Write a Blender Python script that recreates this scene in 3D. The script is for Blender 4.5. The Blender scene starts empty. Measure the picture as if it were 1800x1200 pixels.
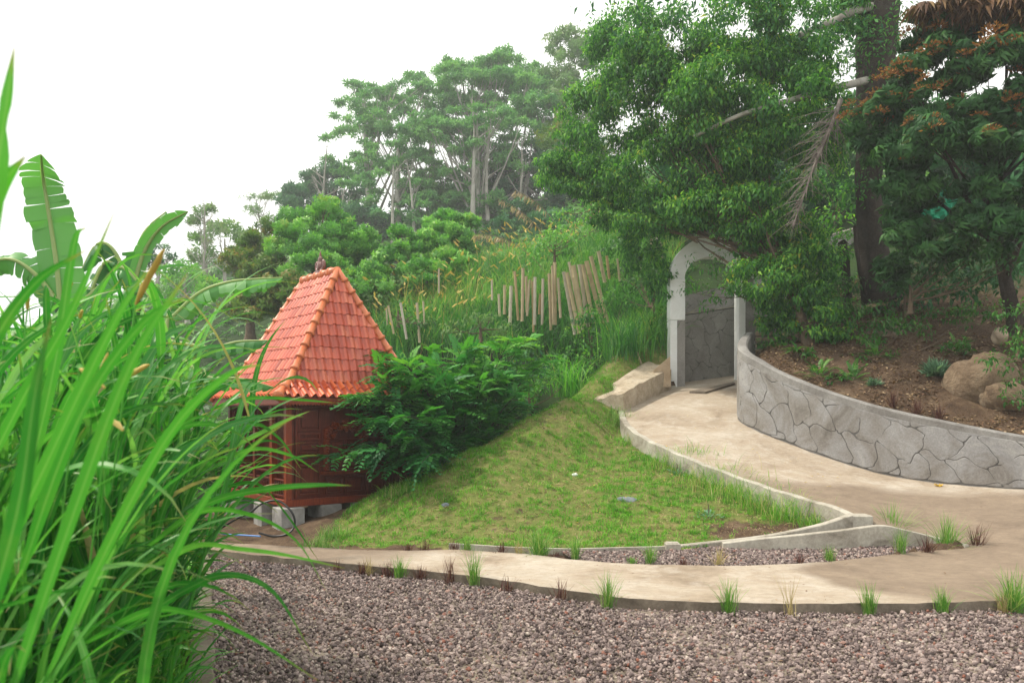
import bpy, math, random
import numpy as np
from mathutils import Vector
from mathutils.geometry import delaunay_2d_cdt
rng = np.random.default_rng(7)
random.seed(7)
S = bpy.context.scene
C = S.collection
R = math.radians

# ------------------------------------------------------------------ camera, sky, sun, exposure
FPX, HZ, EYE = 1400.0, 720.0, 1.8
cd = bpy.data.cameras.new('camera'); cam = bpy.data.objects.new('camera', cd); C.objects.link(cam)
cam.location = (0, 0, EYE); cam.rotation_euler = (R(90), 0, 0)
cd.sensor_width = 36; cd.lens = 36*FPX/1800; cd.shift_y = (HZ-600)/1800
cd.clip_end = 2000; cd.clip_start = 0.05
cd.dof.use_dof = True; cd.dof.focus_distance = 12.5; cd.dof.aperture_fstop = 3.2
S.camera = cam
SUN = Vector((-0.52, 0.12, 0.85)).normalized()
w = bpy.data.worlds.new('World'); S.world = w; w.use_nodes = True
nt = w.node_tree; bg = nt.nodes['Background']
sky = nt.nodes.new('ShaderNodeTexSky'); sky.sky_type = 'NISHITA'; sky.sun_disc = False
sky.sun_elevation = math.asin(SUN.z); sky.sun_rotation = math.atan2(SUN.x, SUN.y)
sky.air_density = 1.0; sky.dust_density = 3.0
tc = nt.nodes.new('ShaderNodeTexCoord')
nz = nt.nodes.new('ShaderNodeTexNoise'); nz.inputs['Scale'].default_value = 1.6; nz.inputs['Detail'].default_value = 6
mr = nt.nodes.new('ShaderNodeMapRange'); mr.inputs[1].default_value = 0.3; mr.inputs[2].default_value = 0.7
mr.inputs[3].default_value = 0.86; mr.inputs[4].default_value = 0.97
mx = nt.nodes.new('ShaderNodeMix'); mx.data_type = 'RGBA'
mx.inputs[7].default_value = (12.5, 12.4, 11.8, 1)
nt.links.new(tc.outputs['Generated'], nz.inputs['Vector']); nt.links.new(nz.outputs[0], mr.inputs[0])
nt.links.new(mr.outputs[0], mx.inputs[0]); nt.links.new(sky.outputs[0], mx.inputs[6])
nt.links.new(mx.outputs[2], bg.inputs[0]); bg.inputs[1].default_value = 0.1
sl = bpy.data.lights.new('sun', 'SUN'); sun = bpy.data.objects.new('sun', sl); C.objects.link(sun)
sl.energy = 3.5; sl.angle = R(2.5); sl.color = (1, 0.92, 0.78)
sun.rotation_euler = (-SUN).to_track_quat('-Z', 'Y').to_euler(); sun.location = (0, 0, 60)
S.view_settings.view_transform = 'Standard'; S.view_settings.look = 'None'
S.view_settings.exposure = 0.45; S.view_settings.gamma = 1
S.cycles.max_bounces = 6; S.cycles.diffuse_bounces = 3; S.cycles.transmission_bounces = 3
S.cycles.volume_bounces = 0; S.cycles.glossy_bounces = 2; S.cycles.transparent_max_bounces = 4

# ------------------------------------------------------------------ helpers
def at(px, py, Y):
    return np.array([(px-900)/FPX*Y, Y, EYE-(py-HZ)/FPX*Y])
def gp(px, py, z):
    return at(px, py, (EYE-z)*FPX/(py-HZ))
def tag(o, label=None, cat=None, group=None, kind=None):
    if label: o['label'] = label
    if cat: o['category'] = cat
    if group: o['group'] = group
    if kind: o['kind'] = kind
    return o
def empty(name, loc, label=None, cat=None, group=None, rz=0):
    o = bpy.data.objects.new(name, None); C.objects.link(o); o.empty_display_size = 0.1
    o.location = tuple(loc); o.rotation_euler = (0, 0, rz)
    return tag(o, label, cat, group)
def link(name, me, mat=None, parent=None, loc=None):
    if mat is not None: me.materials.append(mat)
    o = bpy.data.objects.new(name, me); C.objects.link(o)
    if parent is not None: o.parent = parent
    if loc is not None: o.location = tuple(loc)
    return o
def pymesh(name, V, F, smooth=False):
    me = bpy.data.meshes.new(name); me.from_pydata([tuple(map(float, v)) for v in V], [], [tuple(map(int, f)) for f in F])
    if smooth: me.polygons.foreach_set('use_smooth', [True]*len(me.polygons))
    me.update(); return me
def npmesh(name, V, F, attrs=None, smooth=False):
    V = np.ascontiguousarray(V, np.float32); F = np.ascontiguousarray(F, np.int32)
    me = bpy.data.meshes.new(name); n, k = F.shape
    me.vertices.add(len(V)); me.vertices.foreach_set('co', V.ravel())
    me.loops.add(n*k); me.loops.foreach_set('vertex_index', F.ravel())
    me.polygons.add(n); me.polygons.foreach_set('loop_start', np.arange(0, n*k, k, dtype=np.int32))
    if smooth: me.polygons.foreach_set('use_smooth', np.ones(n, bool))
    me.update(calc_edges=True)
    for a, d in (attrs or {}).items():
        at_ = me.attributes.new(a, 'FLOAT', 'POINT'); at_.data.foreach_set('value', np.ascontiguousarray(d, np.float32))
    return me
class MB:
    """collects shapes for one mesh"""
    def __init__(s): s.V = []; s.F = []
    def add(s, V, F):
        b = len(s.V); s.V += [tuple(map(float, v)) for v in V]; s.F += [tuple(int(i)+b for i in f) for f in F]; return s
    def box(s, x0, x1, y0, y1, z0, z1, bev=0.0):
        if bev:
            b = min(bev, (x1-x0)/3, (y1-y0)/3, (z1-z0)/3)
            V = []
            for z, i in ((z0, b), (z0+b, 0), (z1-b, 0), (z1, b)):
                V += [(x0+i, y0+i, z), (x1-i, y0+i, z), (x1-i, y1-i, z), (x0+i, y1-i, z)]
            F = [(3, 2, 1, 0), (12, 13, 14, 15)]
            for k in range(3):
                for j in range(4): F.append((4*k+j, 4*k+(j+1) % 4, 4*k+4+(j+1) % 4, 4*k+4+j))
            return s.add(V, F)
        V = [(x0, y0, z0), (x1, y0, z0), (x1, y1, z0), (x0, y1, z0), (x0, y0, z1), (x1, y0, z1), (x1, y1, z1), (x0, y1, z1)]
        return s.add(V, [(3, 2, 1, 0), (4, 5, 6, 7), (0, 1, 5, 4), (1, 2, 6, 5), (2, 3, 7, 6), (3, 0, 4, 7)])
    def lathe(s, prof, c=(0, 0, 0), n=12, sx=1, sy=1):
        V = []; F = []
        for r, z in prof:
            for k in range(n):
                a = 2*math.pi*k/n; V.append((c[0]+r*math.cos(a)*sx, c[1]+r*math.sin(a)*sy, c[2]+z))
        for i in range(len(prof)-1):
            for k in range(n): F.append((i*n+k, i*n+(k+1) % n, (i+1)*n+(k+1) % n, (i+1)*n+k))
        F.append(tuple(reversed(range(n)))); F.append(tuple(range((len(prof)-1)*n, len(prof)*n)))
        return s.add(V, F)
    def tube(s, P, rad, n=6):
        V, F = tube(P, rad, n); return s.add(V, F)
    def build(s, name, mat, parent=None, loc=None, smooth=False):
        return link(name, pymesh(name, s.V, s.F, smooth), mat, parent, loc)
def tube(P, rad, n=6):
    P = np.asarray(P, float); rad = np.broadcast_to(np.asarray(rad, float), (len(P),))
    T = np.gradient(P, axis=0); T /= np.linalg.norm(T, axis=1)[:, None]+1e-9
    ref = np.array([0.31, 0.17, 0.93]); ref = np.where(np.abs(T@ref)[:, None] > .95, np.array([1., 0, 0]), ref)
    A = np.cross(T, ref); A /= np.linalg.norm(A, axis=1)[:, None]+1e-9; B = np.cross(T, A)
    a = np.arange(n)*2*math.pi/n
    V = (P[:, None]+rad[:, None, None]*(np.cos(a)[None, :, None]*A[:, None]+np.sin(a)[None, :, None]*B[:, None])).reshape(-1, 3)
    i = np.arange(len(P)-1)[:, None]*n; k = np.arange(n)[None]; k2 = (k+1) % n
    F = np.stack([i+k, i+k2, i+n+k2, i+n+k], -1).reshape(-1, 4)
    return V, F
def join_tubes(L, n=6):
    VV = []; FF = []; b = 0
    for P, r in L:
        V, F = tube(P, r, n); VV.append(V); FF.append(F+b); b += len(V)
    return np.concatenate(VV), np.concatenate(FF)
def crom(P, m=6, closed=False):
    P = np.asarray(P, float); Q = np.vstack([2*P[0]-P[1], P, 2*P[-1]-P[-2]]); out = []
    for i in range(1, len(Q)-2):
        for t in np.arange(m)/m:
            out.append(.5*((2*Q[i])+(-Q[i-1]+Q[i+1])*t+(2*Q[i-1]-5*Q[i]+4*Q[i+1]-Q[i+2])*t*t+(-Q[i-1]+3*Q[i]-3*Q[i+1]+Q[i+2])*t**3))
    out.append(P[-1]); return np.array(out)
def inpoly(X, Y, poly):
    X = np.asarray(X); Y = np.asarray(Y); r = np.zeros(X.shape, bool); n = len(poly); j = n-1
    for i in range(n):
        xi, yi = poly[i][:2]; xj, yj = poly[j][:2]
        c = ((yi > Y) != (yj > Y)) & (X < (xj-xi)*(Y-yi)/((yj-yi) if yj != yi else 1e-12)+xi)
        r ^= c; j = i
    return r
def tps_fit(P, z, lam=0.02):
    P = np.asarray(P, float); n = len(P); d = np.linalg.norm(P[:, None]-P[None], axis=2)
    K = np.where(d > 0, d*d*np.log(d+1e-12), 0)+lam*np.eye(n)
    Q = np.hstack([np.ones((n, 1)), P]); A = np.block([[K, Q], [Q.T, np.zeros((3, 3))]])
    w_ = np.linalg.solve(A, np.concatenate([z, np.zeros(3)]))
    def f(X, Y):
        X = np.asarray(X, float); Y = np.asarray(Y, float); sh = X.shape; X = X.ravel(); Y = Y.ravel()
        out = w_[n]+w_[n+1]*X+w_[n+2]*Y
        for i in range(n):
            r2 = (X-P[i, 0])**2+(Y-P[i, 1])**2+1e-12; out = out+w_[i]*.5*r2*np.log(r2)
        return out.reshape(sh)
    return f
def snoise(X, Y, sc=1.0, seed=0, octv=4):
    r = np.random.default_rng(seed); out = np.zeros(np.shape(X)); a = 1.0
    for o in range(octv):
        for k in range(4):
            th = r.uniform(0, 2*math.pi); ph = r.uniform(0, 6.28); f = sc*(2**o)*r.uniform(.7, 1.3)
            out += a*.35*np.sin((X*math.cos(th)+Y*math.sin(th))*f*2*math.pi+ph)
        a *= .55
    return out
def cdt_sheet(poly, zf, step):
    poly = np.asarray(poly)[:, :2]; x0, y0 = poly.min(0); x1, y1 = poly.max(0)
    gx, gy = np.meshgrid(np.arange(x0, x1, step), np.arange(y0, y1, step)); gx = gx+((np.arange(gy.shape[0]) % 2)*step/2)[:, None]
    m = inpoly(gx, gy, poly); gx = gx[m]; gy = gy[m]
    d = np.full(len(gx), 9.); n = len(poly)
    for i in range(n):
        a = poly[i]; b = poly[(i+1) % n]; ab = b-a; L = ab@ab+1e-12
        t = np.clip(((gx-a[0])*ab[0]+(gy-a[1])*ab[1])/L, 0, 1)
        d = np.minimum(d, np.hypot(gx-a[0]-t*ab[0], gy-a[1]-t*ab[1]))
    k = d > step*.4
    pts = [Vector((float(a), float(b))) for a, b in poly]+[Vector((float(a), float(b))) for a, b in zip(gx[k], gy[k])]
    r = delaunay_2d_cdt(pts, [], [list(range(n))], 1, 1e-6)
    V = np.array([(v.x, v.y) for v in r[0]]); F = [f for f in r[2]]
    return np.column_stack([V, zf(V[:, 0], V[:, 1])]), F
def resample(P, step):
    P = np.asarray(P, float); d = np.r_[0, np.cumsum(np.linalg.norm(np.diff(P[:, :2], axis=0), axis=1))]
    n = max(2, int(d[-1]/step)+1); t = np.linspace(0, d[-1], n)
    return np.column_stack([np.interp(t, d, P[:, k]) for k in range(P.shape[1])])

# ------------------------------------------------------------------ materials
def newmat(name):
    m = bpy.data.materials.new(name); m.use_nodes = True
    return m, m.node_tree, m.node_tree.nodes['Principled BSDF']
def ramp(nt, fac, stops):
    r = nt.nodes.new('ShaderNodeValToRGB'); cr = r.color_ramp
    while len(cr.elements) < len(stops): cr.elements.new(.5)
    for e, (p, c) in zip(cr.elements, stops): e.position = p; e.color = (*c, 1)
    nt.links.new(fac, r.inputs[0]); return r.outputs[0]
def noise(nt, scale, detail=5, rough=.6, vec=None, dist=0, out=0):
    n = nt.nodes.new('ShaderNodeTexNoise'); n.inputs['Scale'].default_value = scale; n.inputs['Detail'].default_value = detail
    n.inputs['Roughness'].default_value = rough; n.inputs['Distortion'].default_value = dist
    if vec is not None: nt.links.new(vec, n.inputs['Vector'])
    return n.outputs[out]
def ocoord(nt, scale=None, kind='Object'):
    t = nt.nodes.new('ShaderNodeTexCoord').outputs[kind]
    if scale is None: return t
    m = nt.nodes.new('ShaderNodeMapping'); m.inputs['Scale'].default_value = scale; nt.links.new(t, m.inputs[0]); return m.outputs[0]
def mixc(nt, fac, a, b, mode='MIX'):
    m = nt.nodes.new('ShaderNodeMix'); m.data_type = 'RGBA'; m.blend_type = mode
    for s, v in ((m.inputs[0], fac), (m.inputs[6], a), (m.inputs[7], b)):
        if isinstance(v, (int, float)): s.default_value = v
        elif isinstance(v, tuple): s.default_value = (*v, 1)
        else: nt.links.new(v, s)
    return m.outputs[2]
def attr(nt, name):
    a = nt.nodes.new('ShaderNodeAttribute'); a.attribute_name = name; return a.outputs['Fac']
def rng_map(nt, v, a, b, c=0, d=1):
    m = nt.nodes.new('ShaderNodeMapRange'); nt.links.new(v, m.inputs[0])
    for i, x in enumerate((a, b, c, d)): m.inputs[i+1].default_value = x
    return m.outputs[0]
def bump(nt, bs, h, strength, dist):
    b = nt.nodes.new('ShaderNodeBump'); b.inputs['Strength'].default_value = strength; b.inputs['Distance'].default_value = dist
    nt.links.new(h, b.inputs['Height']); nt.links.new(b.outputs[0], bs.inputs['Normal'])
def objrand(nt):
    return nt.nodes.new('ShaderNodeObjectInfo').outputs['Random']
def mottled(name, stops, scale=3, rough=.85, bsc=60, bst=.4, bd=.01, fine=None, perobj=0.0, dist=.5, spec=.3):
    m, t, b = newmat(name); v = ocoord(t, kind='Object')
    c = ramp(t, noise(t, scale, 8, .65, v, dist), stops)
    if fine: c = mixc(t, rng_map(t, noise(t, fine, 3, .7, v), .35, .7), c, (.02, .018, .015), 'MIX') if fine < 0 else mixc(t, .35, c, ramp(t, noise(t, fine, 2, .8, v), [(.3, (.3, .3, .3)), (.7, (.75, .75, .75))]), 'OVERLAY')
    if perobj:
        h = nt_hsv(t, c, perobj); c = h
    t.links.new(c, b.inputs['Base Color']); b.inputs['Roughness'].default_value = rough; b.inputs['Specular IOR Level'].default_value = spec
    bump(t, b, noise(t, bsc, 6, .7, v), bst, bd); return m
def nt_hsv(t, c, amt):
    h = t.nodes.new('ShaderNodeHueSaturation'); t.links.new(c, h.inputs['Color'])
    t.links.new(rng_map(t, objrand(t), 0, 1, 1-amt, 1+amt), h.inputs['Value']); return h.outputs[0]
def leafmat(name, stops, trans=.35, rough=.45, spec=.35, midrib=None, tip=None, nscale=0, streak=False):
    m, t, b = newmat(name)
    if 'leaf' in name or 'grass' in name: stops = [(p, (c_[0]*.88, c_[1]*1.08, c_[2]*.95)) if c_[1] > c_[0]*1.3 else (p, c_) for p, c_ in stops]
    c = ramp(t, attr(t, 'rnd'), stops)
    if nscale: c = mixc(t, .5, c, ramp(t, noise(t, nscale, 3, .6, ocoord(t)), [(.3, (.35, .35, .35)), (.7, (.66, .66, .6))]), 'OVERLAY')
    if tip: c = mixc(t, rng_map(t, attr(t, 'along'), tip[0], tip[1]), c, tip[2])
    if streak:
        wv = t.nodes.new('ShaderNodeMath'); wv.operation = 'SINE'; ml_ = t.nodes.new('ShaderNodeMath'); ml_.operation = 'MULTIPLY'; ml_.inputs[1].default_value = 42; t.links.new(attr(t, 'across'), ml_.inputs[0]); t.links.new(ml_.outputs[0], wv.inputs[0])
        c = mixc(t, rng_map(t, wv.outputs[0], -1, 1, 0, .22), c, (.01, .06, .005)); c = mixc(t, rng_map(t, noise(t, 7, 5, .7, ocoord(t)), .5, .75, 0, .4), c, (.14, .3, .05))
    if midrib: c = mixc(t, rng_map(t, attr(t, 'across'), midrib[0], 0, 0, 1), c, midrib[1])
    t.links.new(c, b.inputs['Base Color']); b.inputs['Roughness'].default_value = rough; b.inputs['Specular IOR Level'].default_value = spec
    tr = t.nodes.new('ShaderNodeBsdfTranslucent'); t.links.new(mixc(t, 1.0, c, (1.0, 1.15, .55), 'MULTIPLY'), tr.inputs[0])
    ms = t.nodes.new('ShaderNodeMixShader'); ms.inputs[0].default_value = trans
    t.links.new(b.outputs[0], ms.inputs[1]); t.links.new(tr.outputs[0], ms.inputs[2])
    t.links.new(ms.outputs[0], t.nodes['Material Output'].inputs[0]); return m
M = {}
M['bark_pale'] = mottled('bark_pale', [(.3, (.22, .2, .17)), (.6, (.42, .4, .36)), (.8, (.3, .28, .22))], 2, .9, 30, .6, .03)
M['bark'] = mottled('bark', [(.3, (.07, .05, .035)), (.7, (.2, .15, .1))], 3, .95, 25, .9, .04)
M['bark_dark'] = mottled('bark_dark', [(.3, (.02, .016, .012)), (.7, (.07, .055, .045))], 3, .95, 20, .9, .05)
M['bamboo'] = None
# concrete of path: streaked, stained, with tree shade painted in as brown
def concrete_path():
    m, t, b = newmat('path_concrete'); v = ocoord(t)
    c = ramp(t, noise(t, .9, 9, .65, v, .6), [(.32, (.24, .185, .135)), (.45, (.38, .31, .24)), (.58, (.44, .38, .31)), (.7, (.53, .47, .4))])
    s = noise(t, 2.2, 6, .7, ocoord(t, (1.2, 7, 1)), .8)
    c = mixc(t, rng_map(t, s, .4, .68, 0, .6), c, (.36, .29, .21)); c = mixc(t, rng_map(t, noise(t, 2.6, 9, .75, v, .2), .5, .62, 0, .4), c, (.55, .5, .44))
    c = mixc(t, rng_map(t, attr(t, 'painted_shade'), .2, .8), c, ramp(t, noise(t, 1.5, 8, .7, v, .4), [(.3, (.18, .135, .1)), (.7, (.29, .225, .165))]))  # brown shade tone laid over the concrete by the mask
    c = mixc(t, rng_map(t, noise(t, 38, 4, .8, v), .58, .7, 0, .55), c, (.16, .12, .09)); c = mixc(t, .45, c, ramp(t, noise(t, 9, 8, .8, ocoord(t, (1, 2.2, 1)), .4), [(.35, (.33, .33, .33)), (.65, (.66, .66, .66))]), 'OVERLAY')
    t.links.new(c, b.inputs['Base Color']); b.inputs['Roughness'].default_value = .9; b.inputs['Specular IOR Level'].default_value = .25
    n1 = noise(t, 14, 8, .75, ocoord(t, (1, 3, 1)), .3); bump(t, b, n1, .6, .03); return m
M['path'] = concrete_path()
M['kerb'] = mottled('kerb_concrete', [(.3, (.17, .145, .11)), (.45, (.34, .31, .26)), (.6, (.43, .4, .34)), (.75, (.55, .52, .45))], 2.2, .9, 45, .5, .01, fine=20)
M['kerbdark'] = mottled('earth_stained_shaded_concrete', [(.3, (.1, .08, .06)), (.55, (.2, .165, .13)), (.75, (.3, .26, .2))], 3, .95, 40, .6, .015, fine=25)
M['wallstone'] = mottled('grey_plaster', [(.28, (.12, .108, .095)), (.42, (.22, .205, .19)), (.56, (.285, .28, .28)), (.74, (.41, .395, .37))], 1.0, .9, 70, .55, .006, fine=35, perobj=.05, dist=1.2)
M['wallback'] = mottled('grey_render', [(.25, (.12, .11, .1)), (.5, (.22, .21, .2)), (.75, (.36, .35, .33))], 1.5, .92, 60, .5, .006, fine=30)
M['darkstone'] = mottled('dark_grey_plaster', [(.25, (.19, .175, .16)), (.5, (.27, .255, .24)), (.78, (.36, .345, .32))], 1.6, .9, 70, .5, .006, fine=35, perobj=.08)
M['groove'] = mottled('groove_cement', [(.3, (.085, .08, .075)), (.7, (.13, .125, .12))], 4, .95)
M['white_plaster'] = mottled('white_plaster', [(.2, (.48, .47, .43)), (.42, (.7, .71, .7)), (.8, (.82, .84, .85))], 2.2, .85, 50, .3, .008, dist=1.5)
M['grey_plaster2'] = mottled('bare_plaster', [(.3, (.26, .25, .23)), (.7, (.42, .4, .37))], 3, .9, 50, .4, .008)
M['block'] = mottled('block_concrete', [(.25, (.16, .15, .14)), (.5, (.29, .28, .27)), (.75, (.44, .43, .4))], 4, .9, 40, .5, .01)
M['ply'] = mottled('plywood', [(.3, (.36, .26, .17)), (.6, (.5, .39, .27)), (.72, (.12, .08, .06))], 5, .8, 30, .2, .004)
M['rock'] = mottled('rock', [(.25, (.09, .06, .04)), (.45, (.2, .14, .09)), (.6, (.28, .21, .14)), (.78, (.4, .33, .25))], 2.0, .95, 9, 1.0, .08, fine=18)
M['bluerock'] = mottled('blue_grey_rock', [(.3, (.1, .12, .13)), (.7, (.24, .27, .29))], 5, .8, 30, .6, .01)
M['slab'] = mottled('rough_mortar', [(.25, (.32, .25, .17)), (.5, (.47, .39, .29)), (.75, (.6, .53, .42))], 3.5, .95, 26, 1.0, .04, fine=16)
M['rubble'] = mottled('rubble_stone', [(.3, (.16, .12, .09)), (.7, (.34, .27, .2))], 4, .95, 20, .8, .02, perobj=.3)
def woodmat(name, a, b_, c_):
    m, t, b = newmat(name); v = ocoord(t, (9, 9, 1.3))
    t.links.new(nt_hsv(t, ramp(t, noise(t, 3, 6, .6, v, 1.2), [(.3, a), (.55, b_), (.75, c_)]), .12), b.inputs['Base Color'])
    b.inputs['Roughness'].default_value = .42; b.inputs['Specular IOR Level'].default_value = .28
    bump(t, b, noise(t, 12, 5, .6, v, 1), .2, .004); return m
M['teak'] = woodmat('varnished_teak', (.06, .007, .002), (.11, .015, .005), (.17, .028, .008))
M['teak_lit'] = woodmat('lit_teak', (.13, .018, .005), (.2, .034, .01), (.28, .055, .016))  # lighter copy of the teak, lit look of trim and beams put in colour
def tilemat(name, cols):
    m, t, b = newmat(name); v = ocoord(t)
    c = ramp(t, objrand(t), cols)
    c = mixc(t, rng_map(t, noise(t, 5, 8, .75, ocoord(t, (1, 1, 1))), .42, .68, 0, .65), c, (.24, .05, .03))
    t.links.new(c, b.inputs['Base Color']); b.inputs['Roughness'].default_value = .36; b.inputs['Specular IOR Level'].default_value = .45
    bump(t, b, noise(t, 45, 4, .6, v), .12, .004); return m
M['tile'] = tilemat('glazed_clay_tile', [(0, (.33, .05, .025)), (.2, (.5, .09, .05)), (.5, (.58, .125, .07)), (.8, (.66, .19, .11)), (.93, (.4, .07, .04)), (1, (.55, .16, .12))])
M['ridge'] = tilemat('orange_clay_cap', [(0, (.55, .15, .05)), (.5, (.66, .21, .085)), (1, (.58, .16, .06))])
M['tile_low'] = tilemat('orange_clay_tile', [(0, (.5, .07, .015)), (.4, (.66, .12, .03)), (.75, (.74, .17, .045)), (1, (.5, .08, .02))])
M['finial'] = mottled('brown_glazed_clay', [(.3, (.1, .03, .022)), (.7, (.2, .065, .045))], 5, .3, 30, .3, .01, spec=.6)
M['dark'] = mottled('dark_interior', [(.3, (.008, .006, .005)), (.7, (.02, .015, .012))], 3, .9)
M['gravel'] = None
def bamboomat():
    m, t, b = newmat('weathered_bamboo'); v = ocoord(t, (1, 1, .25))
    c = ramp(t, objrand(t), [(0, (.42, .31, .15)), (.35, (.5, .42, .26)), (.65, (.52, .48, .4)), (1, (.4, .26, .1))])
    c = mixc(t, rng_map(t, noise(t, 9, 5, .7, v), .45, .75, 0, .6), c, (.2, .15, .09))
    t.links.new(c, b.inputs['Base Color']); b.inputs['Roughness'].default_value = .6; return m
M['bamboo'] = bamboomat()
def gravelmat():
    m, t, b = newmat('lava_gravel'); v = ocoord(t)
    c = ramp(t, objrand(t), [(0, (.045, .032, .03)), (.2, (.11, .082, .078)), (.45, (.19, .145, .135)), (.7, (.27, .21, .195)), (.88, (.38, .305, .275)), (.93, (.22, .085, .055)), (.955, (.15, .115, .115)), (1, (.5, .43, .37))])
    c = mixc(t, .25, c, ramp(t, noise(t, 2, 3, .6, v), [(.3, (.3, .3, .3)), (.7, (.8, .78, .76))]), 'OVERLAY')
    t.links.new(c, b.inputs['Base Color']); b.inputs['Roughness'].default_value = .8; b.inputs['Specular IOR Level'].default_value = .35; return m
M['gravel'] = gravelmat()
def terrainmat():
    m, t, b = newmat('hillside_soil'); v = ocoord(t)
    soil = ramp(t, noise(t, 2.5, 9, .7, v, .3), [(.3, (.05, .03, .02)), (.5, (.105, .068, .044)), (.7, (.2, .14, .09))])
    soil = mixc(t, rng_map(t, noise(t, 40, 3, .8, v), .56, .68, 0, .6), soil, (.32, .23, .15))
    green = ramp(t, noise(t, 5, 8, .75, v, .3), [(.25, (.08, .13, .025)), (.5, (.16, .19, .05)), (.72, (.32, .25, .12))])
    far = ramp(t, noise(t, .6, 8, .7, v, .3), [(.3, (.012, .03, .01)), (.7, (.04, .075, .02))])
    mm = t.nodes.new('ShaderNodeMath'); mm.operation = 'ADD'; t.links.new(attr(t, 'mound'), mm.inputs[0])
    t.links.new(rng_map(t, noise(t, 3.5, 7, .75, v, .3), .3, .7, -.45, .45), mm.inputs[1])
    c = mixc(t, rng_map(t, mm.outputs[0], .45, .62), soil, green)
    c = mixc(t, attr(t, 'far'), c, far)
    t.links.new(c, b.inputs['Base Color']); b.inputs['Roughness'].default_value = .95; b.inputs['Specular IOR Level'].default_value = .15
    bump(t, b, noise(t, 14, 9, .8, v), .9, .05); return m
M['terrain'] = terrainmat()
G = lambda *c: c
M['leaf_laurel'] = leafmat('laurel_leaf', [(0, (.03, .1, .035)), (.4, (.065, .19, .045)), (.7, (.16, .35, .06)), (.93, (.34, .5, .08)), (1, (.42, .38, .05))], .45, .55, .25)
M['leaf_mango'] = leafmat('mango_leaf', [(0, (.018, .055, .02)), (.5, (.04, .11, .035)), (.9, (.085, .18, .05)), (1, (.16, .14, .05))], .25, .5, .2)
M['leaf_brown'] = leafmat('young_bronze_leaf', [(0, (.09, .04, .02)), (.6, (.17, .09, .045)), (1, (.26, .16, .06))], .3, .5)
M['leaf_albizia'] = leafmat('feathery_leaf', [(0, (.07, .19, .08)), (.5, (.14, .31, .1)), (1, (.3, .48, .14))], .35, .6, .2)
M['leaf_round'] = leafmat('broad_leaf', [(0, (.05, .16, .04)), (.45, (.13, .32, .06)), (.8, (.28, .5, .09)), (1, (.3, .38, .08))], .35, .5)
M['leaf_rust'] = leafmat('rusty_green_leaf', [(0, (.06, .12, .025)), (.5, (.14, .22, .04)), (.8, (.24, .22, .05)), (1, (.36, .2, .06))], .35, .5)
M['leaf_dark'] = leafmat('dark_evergreen_leaf', [(0, (.02, .08, .04)), (.5, (.05, .15, .06)), (1, (.11, .26, .08))], .25, .6, .2)
M['leaf_pale'] = leafmat('pale_olive_leaf', [(0, (.1, .17, .06)), (.6, (.2, .29, .12)), (1, (.32, .36, .2))], .4, .6, .2)
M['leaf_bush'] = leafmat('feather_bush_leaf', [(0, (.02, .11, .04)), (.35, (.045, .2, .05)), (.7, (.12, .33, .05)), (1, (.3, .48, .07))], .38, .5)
M['leaf_weed'] = leafmat('weed_leaf', [(0, (.025, .09, .02)), (.5, (.06, .17, .03)), (1, (.17, .32, .06))], .35, .5)
M['leaf_silver'] = leafmat('silvery_leaf', [(0, (.15, .25, .18)), (1, (.3, .42, .32))], .3, .6)
M['grass_tall'] = leafmat('tall_grass', [(0, (.05, .2, .02)), (.4, (.1, .32, .03)), (.75, (.2, .45, .06)), (.93, (.28, .42, .09)), (1, (.48, .42, .16))], .42, .4, .4)
M['grass_hill'] = leafmat('hill_grass', [(0, (.035, .14, .03)), (.4, (.1, .27, .05)), (.85, (.28, .44, .1)), (.93, (.42, .42, .12)), (1, (.55, .4, .18))], .42, .5)
M['grass_short'] = leafmat('short_grass', [(0, (.07, .2, .02)), (.35, (.15, .35, .03)), (.62, (.26, .46, .06)), (.8, (.42, .46, .14)), (1, (.58, .46, .28))], .35, .6, .2)
M['grass_dry'] = leafmat('dry_grass', [(0, (.3, .22, .1)), (1, (.55, .45, .25))], .3, .6)
M['grass_purple'] = leafmat('purple_grass', [(0, (.06, .02, .022)), (.6, (.13, .05, .05)), (1, (.22, .12, .08))], .3, .5)
M['grass_tuft'] = leafmat('tuft_grass', [(0, (.08, .2, .03)), (.6, (.18, .34, .06)), (1, (.42, .45, .18))], .35, .5)
M['spike'] = leafmat('flower_spike', [(0, (.5, .36, .08)), (1, (.75, .58, .22))], .3, .7)
M['seed'] = leafmat('seed_head', [(0, (.3, .22, .13)), (1, (.55, .44, .3))], .35, .7)
M['orange_flower'] = leafmat('rusty_flower', [(0, (.16, .06, .02)), (.6, (.29, .12, .035)), (1, (.42, .22, .07))], .3, .7)
M['yellow_flower'] = leafmat('yellowish_flower', [(0, (.3, .3, .06)), (1, (.5, .45, .12))], .3, .7)
M['banana'] = leafmat('banana_leaf', [(0, (.045, .17, .04)), (.6, (.08, .26, .06)), (1, (.15, .34, .1))], .4, .4, .4, midrib=(.06, (.4, .5, .2)))
M['blade'] = leafmat('broad_grass_blade', [(0, (.02, .12, .03)), (.35, (.04, .22, .035)), (.65, (.12, .37, .06)), (.85, (.32, .56, .16)), (.955, (.3, .54, .16)), (.96, (.4, .34, .14)), (1, (.5, .4, .2))], .45, .42, .4, midrib=(.16, (.33, .48, .2)), tip=(.86, 1.0, (.34, .3, .1)), streak=True)
M['litter'] = leafmat('dry_leaf_litter', [(0, (.1, .05, .03)), (.5, (.25, .15, .08)), (1, (.48, .36, .22))], .1, .8)
M['yellowleaf'] = leafmat('yellow_fallen_leaf', [(0, (.6, .38, .04)), (1, (.7, .5, .1))], .2, .6)
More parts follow.
